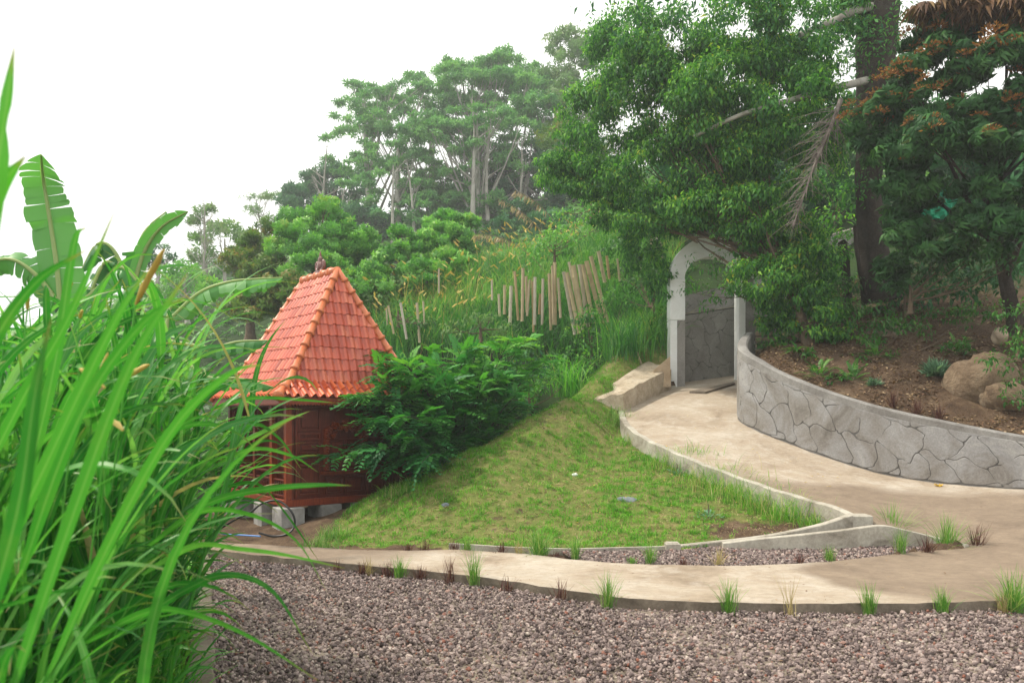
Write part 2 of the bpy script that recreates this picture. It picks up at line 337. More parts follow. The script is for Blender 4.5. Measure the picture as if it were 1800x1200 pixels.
def plain(name, c, rough=.6):
    m, t, b = newmat(name); t.links.new(ramp(t, noise(t, 12, 4, .6, ocoord(t)), [(.3, tuple(x*.75 for x in c)), (.7, tuple(min(1, x*1.15) for x in c))]), b.inputs['Base Color'])
    b.inputs['Roughness'].default_value = rough; return m
M['hose'] = plain('black_rubber', (.012, .012, .013), .4)
M['blue'] = plain('blue_pipe', (.04, .2, .55), .4)
M['paper'] = plain('white_litter', (.75, .74, .7), .8)
M['palegrey'] = mottled('weathered_frond', [(.3, (.1, .08, .07)), (.7, (.3, .26, .23))], 8, .9)
M['netting'] = plain('green_netting', (.005, .3, .16), .7)

# ------------------------------------------------------------------ ground control
L = [at(1185, 680, 19.5), at(1122, 694, 18.8), at(1094, 713, 17.6), at(1098, 742, 16.2), at(1130, 770, 14.9), at(1200, 803, 13.7), at(1300, 842, 12.6), at(1400, 875, 11.5), at(1505, 910, 10.5)]
Rb = [at(1330, 668, 19.5), at(1306, 700, 17.6), at(1297, 735, 16), at(1330, 757, 15.3), at(1380, 777, 14.8), at(1450, 803, 14.2), at(1550, 833, 13.6), at(1660, 850, 13), at(1800, 860, 12.4), at(2000, 870, 11.7), at(2300, 880, 11)]
front = [gp(x, y, .08) for x, y in ((330, 962), (400, 969), (480, 978), (560, 985), (640, 993), (720, 1000), (800, 1008), (870, 1017), (950, 1029), (1020, 1040), (1100, 1050), (1180, 1055), (1250, 1058), (1400, 1060), (1600, 1059), (1800, 1053), (2100, 1044), (2500, 1030))]
rear = [gp(1560+0, 927, .27), gp(1636, 946, .16), gp(1700, 961, .12), gp(1640, 967, .09), gp(1560, 975, .08), gp(1480, 984, .08), gp(1400, 990, .08), gp(1250, 994, .08), gp(1100, 990, .08), gp(1020, 984, .08), gp(950, 976, .08), gp(870, 969, .08), gp(800, 966, .08), gp(720, 967, .08), gp(640, 966, .08), gp(560, 962, .08), gp(440, 956, .08), gp(330, 951, .08)]
zc_pts = np.array(L+Rb+front+rear+[gp(1750, 965, .15), gp(1750, 900, .37), gp(1300, 775, 1.35)*0+((L[5]+Rb[3])/2), (L[6]+Rb[5])/2, (L[7]+Rb[6])/2, at(1240, 668, 20.5), at(1300, 655, 22)])
zc = tps_fit(zc_pts[:, :2], zc_pts[:, 2], .01)
Ls = crom(L, 6); Rs = crom(Rb, 6)
conc_poly = np.vstack([resample(crom(front, 3), .12), Rs[::-1], [at(1330, 640, 22.5), at(1175, 650, 22.5)], Ls, crom(rear, 3)])
# wobble the long cast edges a little
conc_poly[:, 0] += .012*np.sin(conc_poly[:, 1]*23); conc_poly[:, 1] += .010*np.sin(conc_poly[:, 0]*17)+.006*np.sin(conc_poly[:, 0]*41)
T = [  # terrain control points (world)
 # gravel plain in front of the path
 *[(x, y, -.03) for x in (-1.5, 1, 4, 8, 14) for y in (-3, 3, 6, 8.2)], (20, 8, -.03), (0, 9.2, .0), (-2, 9.4, 0), (3, 9.6, .03),
 (-3.2, 6, -.15), (-4, 3, -.3), (-6, 6, -.6), (-8, 9, -.6), (-12, 5, -1), (-14, 14, -1.1), (-20, 25, -1.2), (-40, 30, -2), (-60, 60, 0), (-80, 120, 0), (-40, -5, -1), (40, -5, 0),
 (-4.5, 10.4, -.08), (-6.5, 11.2, -.18), (-3, 11.5, -.15), (-4, 13, -.2), (-5.5, 15, -.2), (-3.5, 15, -.2), (-2.2, 16.5, -.15), (-7.5, 14, -.25), (-6, 18, -.1),
]
T += [tuple(at(*p)) for p in [
 (1088, 770, 16.1), (1110, 790, 15.0), (1160, 812, 14.1), (1250, 852, 13.0), (1350, 893, 11.9), (1440, 930, 10.9),
 (1300, 945, 10.6), (1190, 962, 10.1), (1000, 962, 10.3), (900, 958, 10.6), (800, 955, 10.9), (700, 950, 11.2), (620, 945, 11.6), (1500, 952, 10.0), (1400, 960, 9.9), (1570, 950, 9.95),
 (600, 932, 12.2), (640, 890, 12.8), (700, 855, 13.4), (800, 803, 14.3), (900, 752, 15.3), (1000, 700, 16.4), (1060, 664, 17.8), (1120, 628, 19.3), (1165, 608, 20.2),
 (800, 895, 12.1), (950, 840, 13.2), (1050, 800, 14.6), (1050, 880, 12.2), (1200, 900, 11.7),
 (1060, 735, 16.6), (1100, 702, 18.0), (1140, 672, 19.3),
 (700, 590, 24), (850, 575, 24), (1000, 560, 24), (1100, 555, 24), (1180, 560, 24.5), (800, 500, 30), (1000, 460, 30), (1150, 420, 30),
 (560, 530, 40), (700, 510, 40), (900, 470, 40), (1200, 380, 40), (400, 560, 40), (300, 560, 45), (150, 580, 50),
 (500, 440, 60), (800, 410, 60), (1100, 330, 60), (300, 500, 60), (1500, 250, 60),
 (1235, 668, 21.5), (1300, 655, 22.3), (1330, 545, 23.5), (1230, 550, 24), (1420, 540, 21),
 (1340, 620, 17.0), (1400, 655, 15.8), (1500, 692, 14.8), (1600, 720, 14.1), (1700, 742, 13.6), (1800, 760, 13.0), (2000, 790, 12.3),
 (1450, 600, 17.0), (1550, 620, 16.0), (1650, 655, 15.0), (1800, 690, 14.3), (1600, 560, 17.5), (1750, 580, 16.5), (1560, 490, 20.0), (1700, 490, 19.5), (1900, 520, 18), (1900, 400, 22), (1500, 400, 25), (1750, 380, 25),
 (1600, 330, 40), (2200, 300, 40), (2200, 500, 20), (2300, 700, 13)]]
T += [(-1.0, 15.8, -.05), (-.2, 17.4, .2), (.7, 18.9, .8), (2.1, 21.3, 2.2), (3.2, 22, 3.2), (-2.5, 19.5, 1.0), (-5, 21, 1.2), (-9, 24, .6), (-14, 30, 1), (0, 20.5, 2.3), (-30, 90, 12), (0, 90, 22), (40, 90, 32), (90, 60, 30), (60, 20, 14), (0, 200, 15), (-100, 200, 0), (100, 200, 20), (6.2, 19.6, 3.3), (6.0, 18.2, 3.2)]
T = np.array(T); traw = tps_fit(T[:, :2], T[:, 2], .006)
cp2 = conc_poly[:, :2]
bed_poly = np.array([gp(x, y, .07)[:2] for x, y in ((985, 966), (1190, 966), (1340, 950), (1450, 945), (1552, 946), (1620, 950), (1690, 963), (1640, 967), (1560, 975), (1480, 984), (1400, 990), (1250, 994), (1100, 990), (1020, 984))])
_t = np.gradient(Rs[:, :2], axis=0); _t /= np.linalg.norm(_t, axis=1)[:, None]; Rback = Rs[:, :2]+np.column_stack([-_t[:, 1], _t[:, 0]])*.17
clamp_poly = np.vstack([conc_poly[:len(resample(crom(front, 3), .12)), :2], Rback[::-1], [at(1345, 640, 22.5)[:2], at(1165, 650, 22.5)[:2]], Ls[:, :2], np.array(crom(rear, 3))[:, :2]])
kline = [gp(x, y, 0) for x, y in ((352, 968), (357, 1010), (356, 1060), (355, 1120), (353, 1200), (349, 1400), (344, 1800))]
def tz(X, Y):
    X = np.asarray(X, float); Y = np.asarray(Y, float)
    z = traw(X, Y)+.02*snoise(X, Y, .5, 3, 3)*np.clip((Y-10)/3, 0, 1)
    z = z+(.022*snoise(X, Y, 1.3, 61, 3))*(Y > 9.8)*(Y < 24)
    near = np.clip((9.0-Y)/1.0, 0, 1)*(X > -2.5-(Y-5)*.4)
    z = z*(1-near)+(-.035)*near
    box = (X > -9) & (X < 20) & (Y > 4) & (Y < 23)
    if box.any():
        ip = np.zeros(X.shape, bool); ip[box] = inpoly(X[box], Y[box], clamp_poly); ib = np.zeros(X.shape, bool); ib[box] = inpoly(X[box], Y[box], bed_poly); z = np.where(ib, np.minimum(z, .03), z)
        if ip.any():
            z = z.copy(); z[ip] = np.minimum(z[ip], zc(X[ip], Y[ip])-.07)
    return z
def tz1(x, y): return float(tz(np.array([x]), np.array([y]))[0])
def axis(segs):
    out = []
    for a, b, s in segs: out += list(np.arange(a, b, s))
    out.append(segs[-1][1]); return np.array(out)
gx = axis([(-300, -80, 20), (-80, -20, 4), (-20, -8, .8), (-8, 10, .13), (10, 24, 1), (24, 80, 4), (80, 300, 20)])
gy = axis([(-30, 3, 3), (3, 9, .5), (9, 22, .13), (22, 32, .4), (32, 100, 2), (100, 400, 20)])
X, Y = np.meshgrid(gx, gy); Z = tz(X, Y)
Z = np.where(Y > 200, Z[np.argmin(abs(gy-200))][None, :]*1.0, Z)
nx = len(gx); ny = len(gy)
i = np.arange(ny-1)[:, None]*nx+np.arange(nx-1)[None]
F = np.stack([i, i+1, i+nx+1, i+nx], -1).reshape(-1, 4)
kx = np.array([p[0] for p in kline]); ky = np.array([p[1] for p in kline])
mound_poly = [(p[0], p[1]) for p in [at(560, 950, 11.0), at(700, 955, 10.9), at(1000, 966, 10.2), at(1190, 964, 10.0), at(1500, 915, 10.6), *[l for l in L[::-1]], at(1165, 600, 23), at(1060, 676, 21.5), at(900, 760, 18.2), at(700, 855, 15.2), at(590, 935, 12.6)]]
mo = inpoly(X, Y, mound_poly).astype(float)
dirt = np.exp(-(((X-3.3)/.9)**2+((Y-10.9)/.45)**2))*1.2
mo = np.clip(mo*1.0-dirt+.25*snoise(X, Y, .35, 5), 0, 1)
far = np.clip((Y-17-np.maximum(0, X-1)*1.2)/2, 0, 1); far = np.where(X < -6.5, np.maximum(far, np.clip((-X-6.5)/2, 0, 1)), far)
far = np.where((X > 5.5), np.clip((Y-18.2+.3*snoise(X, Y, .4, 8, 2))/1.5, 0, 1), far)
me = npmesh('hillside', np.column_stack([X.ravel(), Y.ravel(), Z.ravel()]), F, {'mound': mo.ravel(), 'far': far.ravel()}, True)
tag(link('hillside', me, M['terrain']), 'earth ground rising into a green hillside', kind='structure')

# concrete path + ramp as one cast sheet
V, F = cdt_sheet(conc_poly, zc, .16)
nb = len(conc_poly); V[:, 2] += .004*snoise(V[:, 0], V[:, 1], 1.5, 9, 2)
pz = V[:nb].copy(); pz[:, 2] -= .28
FF = [tuple(f) for f in F]
VV = np.vstack([V, V[:nb], pz]); o1 = len(V); o2 = o1+nb
for a in range(nb): b = (a+1) % nb; FF.append((o1+a, o2+a, o2+b, o1+b))
me = pymesh('path', VV, FF); n_top = len(F)
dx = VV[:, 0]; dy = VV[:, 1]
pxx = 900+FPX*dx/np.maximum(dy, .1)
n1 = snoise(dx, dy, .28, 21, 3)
painted_shade = np.clip((dx-3.1-1.2*(9-dy)*.2+.5*n1)*1.6, 0, 1)*np.clip((13.2-dy+.6*n1)/1.5, 0, 1)*.9  # mask for tree shade painted on the right of path and ramp
painted_shade = np.maximum(painted_shade, np.clip((pxx*0+(-dx-.6)+.5*n1), 0, 1)*.8*(dy < 11))  # same painted shade towards the left end of the path
a_ = me.attributes.new('painted_shade', 'FLOAT', 'POINT'); a_.data.foreach_set('value', painted_shade.astype(np.float32))
po = link('path', me, M['path']); me.materials.append(M['kerbdark']); mi_ = np.zeros(len(FF), np.int32); mi_[n_top:] = 1; me.polygons.foreach_set('material_index', mi_)  # skirt takes the darker concrete, shadow of the edge face put into colour
tag(po, 'pale concrete path that climbs as a ramp to the arched gate', kind='structure')

def sweep(name, P, w0, w1, up, down, mat, parent=None, cap=.0, smooth=False, steps=1):
    """box section along P; w0 left offset, w1 right offset (metres), top at +up (scalar/array), bottom at -down"""
    P = np.asarray(P, float); Tn = np.gradient(P[:, :2], axis=0); Tn /= np.linalg.norm(Tn, axis=1)[:, None]+1e-9
    N = np.column_stack([-Tn[:, 1], Tn[:, 0]]); up = np.broadcast_to(up, (len(P),)); down = np.broadcast_to(down, (len(P),))
    c = cap; sec = [(w0, 'd'), (w0, 'c'), (w0-c*np.sign(w0-w1), 'u'), (w1+c*np.sign(w0-w1), 'u'), (w1, 'c'), (w1, 'd')]
    V = []
    for k in range(len(P)):
        for wv, q in sec:
            z = {'d': P[k, 2]-down[k], 'c': P[k, 2]+up[k]-c, 'u': P[k, 2]+up[k]}[q]
            V.append((P[k, 0]+N[k, 0]*wv, P[k, 1]+N[k, 1]*wv, z))
    F = []
    n = 6
    for k in range(len(P)-1):
        for j in range(n): F.append((k*n+j, k*n+(j+1) % n, (k+1)*n+(j+1) % n, (k+1)*n+j))
    F.append(tuple(range(n-1, -1, -1))); F.append(tuple(range((len(P)-1)*n, len(P)*n)))
    return link(name, pymesh(name, V, F, smooth), mat, parent)
# ramp kerb (direction gate -> corner; outer side is to the right of travel)
k_ = resample(Ls, .15); k_[:, 2] = zc(k_[:, 0], k_[:, 1])
k_[:, 0] += .004*np.sin(k_[:, 1]*31)
tag(sweep('kerb', k_, .06, -.06, .035+.008*np.sin(np.arange(len(k_))*1.3), .55, M['kerb'], cap=.012), 'curved concrete kerb along the outer edge of the ramp above the grass slope', 'kerb')
ka = resample(crom([at(1512, 905, 10.55), at(1490, 905, 10.45), at(1440, 921, 10.3), at(1340, 941, 10.2), at(1195, 957, 10.15)], 5), .1)
tag(sweep('kerb', ka, .05, -.05, .0, .35, M['kerb'], cap=.01), 'concrete kerb running left from the ramp corner below the bare soil', 'kerb')
kb = resample(crom([at(1700, 957, 9.75), at(1640, 942, 10.1), at(1590, 930, 10.15), at(1548, 922, 10.15), at(1490, 929, 10.05), at(1400, 939, 10.0), at(1338, 945, 10.0), at(1270, 953, 10.02)], 5), .1)
tag(sweep('kerb', kb, .045, -.045, .0, .3, M['kerb'], cap=.01), 'concrete kerb bordering the small gravel bed, bent at the ramp foot', 'kerb')
kk = resample(np.array([list(p) for p in kline]), .12); kk[:, 2] = -.0
kk[:, 0] += .008*np.sin(kk[:, 1]*9)
tag(sweep('kerb', kk, .085, -.085, .05, .5, M['kerbdark'], cap=.012), 'straight weathered kerb between the tall grass and the gravel yard', 'kerb')
# thin plank edging of the gravel bed at mound foot
pe = resample(np.array([gp(790, 958, .05), gp(900, 965, .05), gp(1000, 968, .05), gp(1190, 963, .06)]), .12)
tag(sweep('edging', pe, .02, -.02, .03, .1, M['kerb']), 'thin concrete edging at the foot of the grass slope', 'edging')
mb = MB(); mb.box(-.09, .09, -.07, .07, -.05, .07, .02); o = mb.build('kerb_end', M['kerb'], loc=gp(1182, 962, .08)); tag(o, 'small concrete block ending the lower kerb at the gravel bed', 'block')
mb = MB(); mb.box(-.16, .14, -.13, .1, -.2, .035, .015); o = mb.build('corner_block', M['kerb'], loc=at(1508, 908, 10.55)); tag(o, 'squared concrete cap where ramp kerb and lower kerb meet', 'block')

# ------------------------------------------------------------------ gravel by geometry nodes
def gravel(name, pts, rots, scl, label):
    me = bpy.data.meshes.new(name); me.vertices.add(len(pts)); me.vertices.foreach_set('co', np.ascontiguousarray(pts, np.float32).ravel())
    a = me.attributes.new('rot', 'FLOAT_VECTOR', 'POINT'); a.data.foreach_set('vector', np.ascontiguousarray(rots, np.float32).ravel())
    a = me.attributes.new('scl', 'FLOAT_VECTOR', 'POINT'); a.data.foreach_set('vector', np.ascontiguousarray(scl, np.float32).ravel())
    a = me.attributes.new('pick', 'INT', 'POINT'); a.data.foreach_set('value', rng.integers(0, 5, len(pts)).astype(np.int32))
    o = link(name, me, M['gravel'])
    g = bpy.data.node_groups.new(name, 'GeometryNodeTree')
    g.interface.new_socket('Geometry', in_out='INPUT', socket_type='NodeSocketGeometry'); g.interface.new_socket('Geometry', in_out='OUTPUT', socket_type='NodeSocketGeometry')
    N = g.nodes; gi = N.new('NodeGroupInput'); go = N.new('NodeGroupOutput')
    jn = N.new('GeometryNodeJoinGeometry')
    for k in range(5):
        ic = N.new('GeometryNodeMeshIcoSphere'); ic.inputs['Radius'].default_value = 1; ic.inputs['Subdivisions'].default_value = 1 if k else 2
        sp = N.new('GeometryNodeSetPosition'); no = N.new('ShaderNodeTexNoise'); no.noise_dimensions = '4D'; no.inputs['W'].default_value = k*3.7; no.inputs['Scale'].default_value = .9
        vm = N.new('ShaderNodeVectorMath'); vm.operation = 'SUBTRACT'; vm.inputs[1].default_value = (.5, .5, .5)
        vs = N.new('ShaderNodeVectorMath'); vs.operation = 'SCALE'; vs.inputs['Scale'].default_value = 1.5
        g.links.new(no.outputs['Color'], vm.inputs[0]); g.links.new(vm.outputs[0], vs.inputs[0]); g.links.new(vs.outputs[0], sp.inputs['Offset'])
        g.links.new(ic.outputs['Mesh'], sp.inputs['Geometry'])
        sm = N.new('GeometryNodeSetMaterial'); sm.inputs['Material'].default_value = M['gravel']; g.links.new(sp.outputs[0], sm.inputs[0])
        ti = N.new('GeometryNodeGeometryToInstance'); g.links.new(sm.outputs[0], ti.inputs[0]); g.links.new(ti.outputs[0], jn.inputs[0])
    ip = N.new('GeometryNodeInstanceOnPoints'); ip.inputs['Pick Instance'].default_value = True
    def na(n, t):
        q = N.new('GeometryNodeInputNamedAttribute'); q.data_type = t; q.inputs['Name'].default_value = n; return q.outputs['Attribute']
    g.links.new(gi.outputs[0], ip.inputs['Points']); g.links.new(jn.outputs[0], ip.inputs['Instance'])
    g.links.new(na('pick', 'INT'), ip.inputs['Instance Index'])
    er = N.new('FunctionNodeEulerToRotation'); g.links.new(na('rot', 'FLOAT_VECTOR'), er.inputs[0]); g.links.new(er.outputs[0], ip.inputs['Rotation'])
    g.links.new(na('scl', 'FLOAT_VECTOR'), ip.inputs['Scale']); g.links.new(ip.outputs[0], go.inputs[0])
    md = o.modifiers.new('scatter', 'NODES'); md.node_group = g
    return tag(o, label, 'gravel', kind='stuff')
KY = [p[1] for p in kline][::-1]; KX = [p[0] for p in kline][::-1]
yard = np.array([kk[0][:2]+[.07, 0], *[p[:2]-np.array([0, .0]) for p in crom(front, 3)[4:]], [14, 4.2], [-1.6, 4.2]])
yard = np.vstack([[ (p[0]+.08, p[1]) for p in kk if 4.3 < p[1]][::-1], [p[:2] for p in crom(front, 3) if p[0] > kk[0][0]], [[14, 8.0], [14, 4.3]]])
def fill(poly, n, zb, bow):
    x0, y0 = poly.min(0); x1, y1 = poly.max(0); x = rng.uniform(x0, x1, n); y = rng.uniform(y0, y1, n)
    m = inpoly(x, y, poly) & (abs(x) < .70*y+.3); x = x[m]; y = y[m]
    k = len(x); s = rng.lognormal(math.log(.0112), .34, (k, 1)).clip(.005, .024)*np.clip(rng.normal(1, .2, (k, 3)), .6, 1.6); s[:, 2] *= .8
    z = zb+rng.uniform(-.012, .014, k)+bow*snoise(x, y, .5, 11, 2)
    return np.column_stack([x, y, z]), rng.uniform(0, 6.28, (k, 3)), s
P_, R_, S_ = fill(yard, 235000, -.01, .012)
gravel('gravel', P_, R_, S_, 'purple-grey lava gravel spread over the front yard')
ny_ = len(P_)
P_, R_, S_ = fill(bed_poly, 24000, .055, .006)
gravel('gravel', P_, R_, S_, 'purple-grey gravel in the narrow bed between path and kerb')
print('GRAVEL', ny_, len(P_))
V, F = cdt_sheet(bed_poly, lambda x, y: np.full(np.shape(x), .048), .3)
tag(link('gravel_bed_base', pymesh('gravel_bed_base', V, F), M['kerbdark']), 'dark earth under the bed gravel', kind='structure')
V, F = cdt_sheet(yard, lambda x, y: np.full(np.shape(x), -.018), .5)
tag(link('yard_ground', pymesh('yard_ground', V, F), M['kerbdark']), 'dark earth under the yard gravel', kind='structure')

# ------------------------------------------------------------------ crazy-paved walls
def clip(poly, px, py, nx_, ny_):
    out = []
    for a, b in zip(poly, poly[1:]+poly[:1]):
        da = (a[0]-px)*nx_+(a[1]-py)*ny_; db = (b[0]-px)*nx_+(b[1]-py)*ny_
        if da <= 0: out.append(a)
        if (da < 0 < db) or (db < 0 < da):
            t = da/(da-db); out.append((a[0]+(b[0]-a[0])*t, a[1]+(b[1]-a[1])*t))
    return out
def crazy(parent, mapf, Ltot, H, cell, proud, groove, mat, seed, margin=.08):
    """mapf(s, t, out) -> world point, s metres along, t metres up (0..H)"""
    r = random.Random(seed); sites = []
    row = 0; y = -cell*.4
    while y < H+cell*.8:
        x = -cell*.5+(row % 2)*cell*.5
        while x < Ltot+cell:
            sites.append((x+r.uniform(-.3, .3)*cell, y+r.uniform(-.28, .28)*cell)); x += cell*r.uniform(.8, 1.15)
        y += cell*.86; row += 1
    ph = [r.uniform(0, 6.28) for _ in range(8)]
    def warp(s, t):
        f = 2*math.pi/cell
        return (s+.15*cell*math.sin(f*.9*t+ph[0]+.7*math.sin(s*2))+.05*cell*math.sin(f*2.1*t+ph[1]),
                t+.14*cell*math.sin(f*.8*s+ph[2]+.8*math.sin(t*3))+.05*cell*math.sin(f*1.9*s+ph[3]))
    me_list = []
    for i_, c in enumerate(sites):
        if not (-.3 < c[0] < Ltot+.3 and -.3 < c[1] < H+.3): continue
        poly = [(.02, 0.015), (Ltot-.02, .015), (Ltot-.02, H), (.02, H)]
        for j_, d in enumerate(sites):
            if j_ == i_: continue
            dx_ = d[0]-c[0]; dy_ = d[1]-c[1]; q = math.hypot(dx_, dy_)
            if q > 3*cell: continue
            nx_, ny_2 = dx_/q, dy_/q
            poly = clip(poly, (c[0]+d[0])/2-nx_*groove/2, (c[1]+d[1])/2-ny_2*groove/2, nx_, ny_2)
            if len(poly) < 3: break
        if len(poly) < 3: continue
        ar = abs(sum(a[0]*b[1]-b[0]*a[1] for a, b in zip(poly, poly[1:]+poly[:1])))/2
        if ar < .006: continue
        cx = sum(p[0] for p in poly)/len(poly); cy = sum(p[1] for p in poly)/len(poly)
        ring = []
        for a, b in zip(poly, poly[1:]+poly[:1]):
            n = max(1, int(math.hypot(a[0]-b[0], a[1]-b[1])/(cell*.11)))
            for k in range(n): ring.append((a[0]+(b[0]-a[0])*k/n, a[1]+(b[1]-a[1])*k/n))
        # round corners
        m_ = len(ring); ring = [((ring[k-1][0]+6*ring[k][0]+ring[(k+1) % m_][0])/8, (ring[k-1][1]+6*ring[k][1]+ring[(k+1) % m_][1])/8) for k in range(m_)]
        def W(p, o_):
            s_, t_ = warp(*p); e = min(1, max(0, min(p[1]/.12, (H-p[1])/.12))); t_ = p[1]+(t_-p[1])*e
            e2 = min(1, max(0, min(p[0]/.12, (Ltot-p[0])/.12))); s_ = p[0]+(s_-p[0])*e2
            return mapf(s_, t_, o_)
        V = []; pr = proud*r.uniform(.75, 1.25)
        for p in ring: V.append(W(p, -.005))
        for p in ring: V.append(W(p, pr*.75))
        sh = lambda p, f: (cx+(p[0]-cx)*f, cy+(p[1]-cy)*f)
        for p in ring: V.append(W(sh(p, 1-.012/cell*2), pr))
        for p in ring: V.append(W(sh(p, .5), pr*1.05))
        V.append(W((cx, cy), pr*1.05)); F = []; ce = 4*m_
        for k in range(m_):
            k2 = (k+1) % m_
            for q in range(3): F.append((q*m_+k, q*m_+k2, (q+1)*m_+k2, (q+1)*m_+k))
            F.append((3*m_+k, 3*m_+k2, ce))
        link('stone', pymesh('stone', V, F, False), mat, parent)
def along(P):
    P = np.asarray(P); d = np.r_[0, np.cumsum(np.linalg.norm(np.diff(P[:, :2], axis=0), axis=1))]
    Tn = np.gradient(P[:, :2], axis=0); Tn /= np.linalg.norm(Tn, axis=1)[:, None]
    def f(s):
        q = [float(np.interp(s, d, P[:, k])) for k in range(P.shape[1])]; tx = np.interp(s, d, Tn[:, 0]); ty = np.interp(s, d, Tn[:, 1]); n = math.hypot(tx, ty)
        return q, (tx/n, ty/n)
    return f, d[-1]
Rb_arr = np.array(Rb); topy = [560, 585, 610, 632, 658, 685, 715, 739, 765, 795, 830]
tops = [EYE-(ty-HZ)/FPX*p[1] for ty, p in zip(topy, Rb)]
tops[0] = Rb[0][2]+1.35; tops[1] = Rb[1][2]+1.42
rw = crom(np.column_stack([Rb_arr, tops]), 8); rw = resample(rw, .1)
rw = rw[rw[:, 1] < 17.9]
wall = empty('retaining_wall', rw[len(rw)//2][:3]*np.array([1, 1, 1]), 'curved grey retaining wall scored like crazy paving, right of the ramp', 'wall')
wl = np.array(wall.location)
wf, wL = along(rw)
Prel = rw.copy(); Prel[:, :3] -= wl
# travel gate->right: ramp side is to the right of travel (camera side)
P3 = Prel[:, :3].copy(); zb = zc(rw[:, 0], rw[:, 1])-wl[2]; P3[:, 2] = zb
Hh = rw[:, 3]-wl[2]-zb
sweep('wall_body', P3, .2, 0, Hh, .4, M['wallback'], wall, cap=.035, smooth=False)
def wmap(s, t, o_):
    q, tn = wf(max(0, min(wL, s))); zb_ = float(np.interp(max(0, min(wL, s)), np.r_[0, np.cumsum(np.linalg.norm(np.diff(rw[:, :2], axis=0), axis=1))], zb+wl[2]))
    h = q[3]-zb_; n = (tn[1], -tn[0])
    return (q[0]+n[0]*o_-wl[0], q[1]+n[1]*o_-wl[1], zb_+t/1.0*h-wl[2])
crazy(wall, lambda s, t, o_: wmap(s, .015+t*.86/.95, o_), wL, .95, .5, .010, .010, M['wallstone'], 4)
# the shallow backing between stones is darker cement
def strip(name, mapf, Lt, H, out, mat, parent, n=60):
    V = []; F = []
    for k in range(n+1):
        for t in (0.0, H): V.append(mapf(Lt*k/n, t, out))
    for k in range(n): F.append((2*k, 2*k+2, 2*k+3, 2*k+1))
    return link(name, pymesh(name, V, F), mat, parent)
strip('groove_bed', lambda s, t, o_: wmap(s, .015+t*.86/.95, o_), wL, .90, .003, M['groove'], wall, 90)

# gate
GY = 19.5
gate = empty('gate', at(1250, 676, GY), 'white plastered archway with two square posts at the top of the ramp', 'gate')
gl = np.array(gate.location)
xl0, xl1 = at(1178, 0, GY)[0]-gl[0], at(1204, 0, GY)[0]-gl[0]
xr0, xr1 = at(1299, 0, GY)[0]-gl[0], at(1325, 0, GY)[0]-gl[0]
zt = at(0, 489, GY)[2]-gl[2]; zb_ = -.35
zsp = at(0, 563, GY)[2]-gl[2]; xm = at(1190, 0, GY)[0]-gl[0]; xm2 = at(1310, 0, GY)[0]-gl[0]
mb = MB(); mb.box(xl0, xl1, -.02, .4, zsp, zt, .02); mb.box(xl0, xm, -.02, .4, zb_, zsp-.002, .015); mb.build('post', M['white_plaster'], gate)
mb = MB(); mb.box(xm+.003, xl1, -.005, .38, zb_, zsp-.004, .01); mb.build('post_infill', M['darkstone'], gate)
mb = MB(); mb.box(xr0, xm2, -.02, .42, zb_, zt, .02); mb.build('post', M['white_plaster'], gate)
mb = MB(); mb.box(xm2+.003, xr1, .03, .4, zb_, zt, .01); mb.build('post_return', M['wallback'], gate)
cxg = (xl0+xr1)/2; ro = (xr1-xl0)/2; ri = ro*.52
V = []; F = []; n = 28
for k in range(n+1):
    a = math.pi*k/n
    for rr, yy in ((0, 0), (1, 0), (1, .38), (0, .38)): V.append((cxg-(ro if rr else ro-(xl1-xl0)+.004)*math.cos(a), yy, zt+(ro if rr else ri)*math.sin(a)))
for k in range(n):
    b = 4*k
    for q in range(4): F.append((b+q, b+(q+1) % 4, b+4+(q+1) % 4, b+4+q))
F += [(3, 2, 1, 0), (4*n, 4*n+1, 4*n+2, 4*n+3)]
link('arch', pymesh('arch', V, F), M['white_plaster'], gate)
# wall seen through the gate
def flatwall(name, a, b, h0, h1, label, mat, cell, seed, thick=.18, coping=True, group=None):
    """vertical wall a->b (world xyz of foot), heights h0,h1"""
    a = np.array(a, float); b = np.array(b, float); d = b-a; Lw = math.hypot(d[0], d[1]); t = d/Lw; nrm = np.array([t[1], -t[0]])
    if nrm[1] > 0: nrm = -nrm
    w_ = empty(name, a, label, 'wall')
    def mp(s, tt, o_):
        s = max(0, min(Lw, s)); f = s/Lw; h = h0+(h1-h0)*f
        return (t[0]*s+nrm[0]*o_, t[1]*s+nrm[1]*o_, d[2]*f+tt*h)
    V = [mp(0, -.3/max(h0, .1), 0), mp(Lw, -.3/max(h1, .1), 0), mp(Lw, 1, 0), mp(0, 1, 0), mp(0, -.3/max(h0, .1), -thick), mp(Lw, -.3/max(h1, .1), -thick), mp(Lw, 1, -thick), mp(0, 1, -thick)]
    link('wall_body', pymesh('wall_body', V, [(0, 1, 2, 3), (5, 4, 7, 6), (3, 2, 6, 7), (1, 5, 6, 2), (4, 0, 3, 7)]), M['groove'], w_)
    hm = (h0+h1)/2
    crazy(w_, lambda s, tt, o_: mp(s, tt/hm*.985, o_), Lw, hm, cell, .014, .01, mat, seed)
    if coping:
        V = [mp(0, 1.0, .03), mp(Lw, 1.0, .03), mp(Lw, 1.0, -thick-.03), mp(0, 1.0, -thick-.03)]; V = [(x, y, z+.002) for x, y, z in V]+[(x, y, z+.035) for x, y, z in V]
        link('coping', pymesh('coping', V, [(3, 2, 1, 0), (4, 5, 6, 7), (0, 1, 5, 4), (1, 2, 6, 5), (2, 3, 7, 6), (3, 0, 4, 7)]), M['kerb'], w_)
    return w_
flatwall('stair_wall', at(1182, 680, 20.2), at(1330, 655, 21.6), (680-556)/FPX*20.2, (655-534)/FPX*21.6, 'dark grey crazy-paved wall seen through the archway', M['darkstone'], .46, 12)
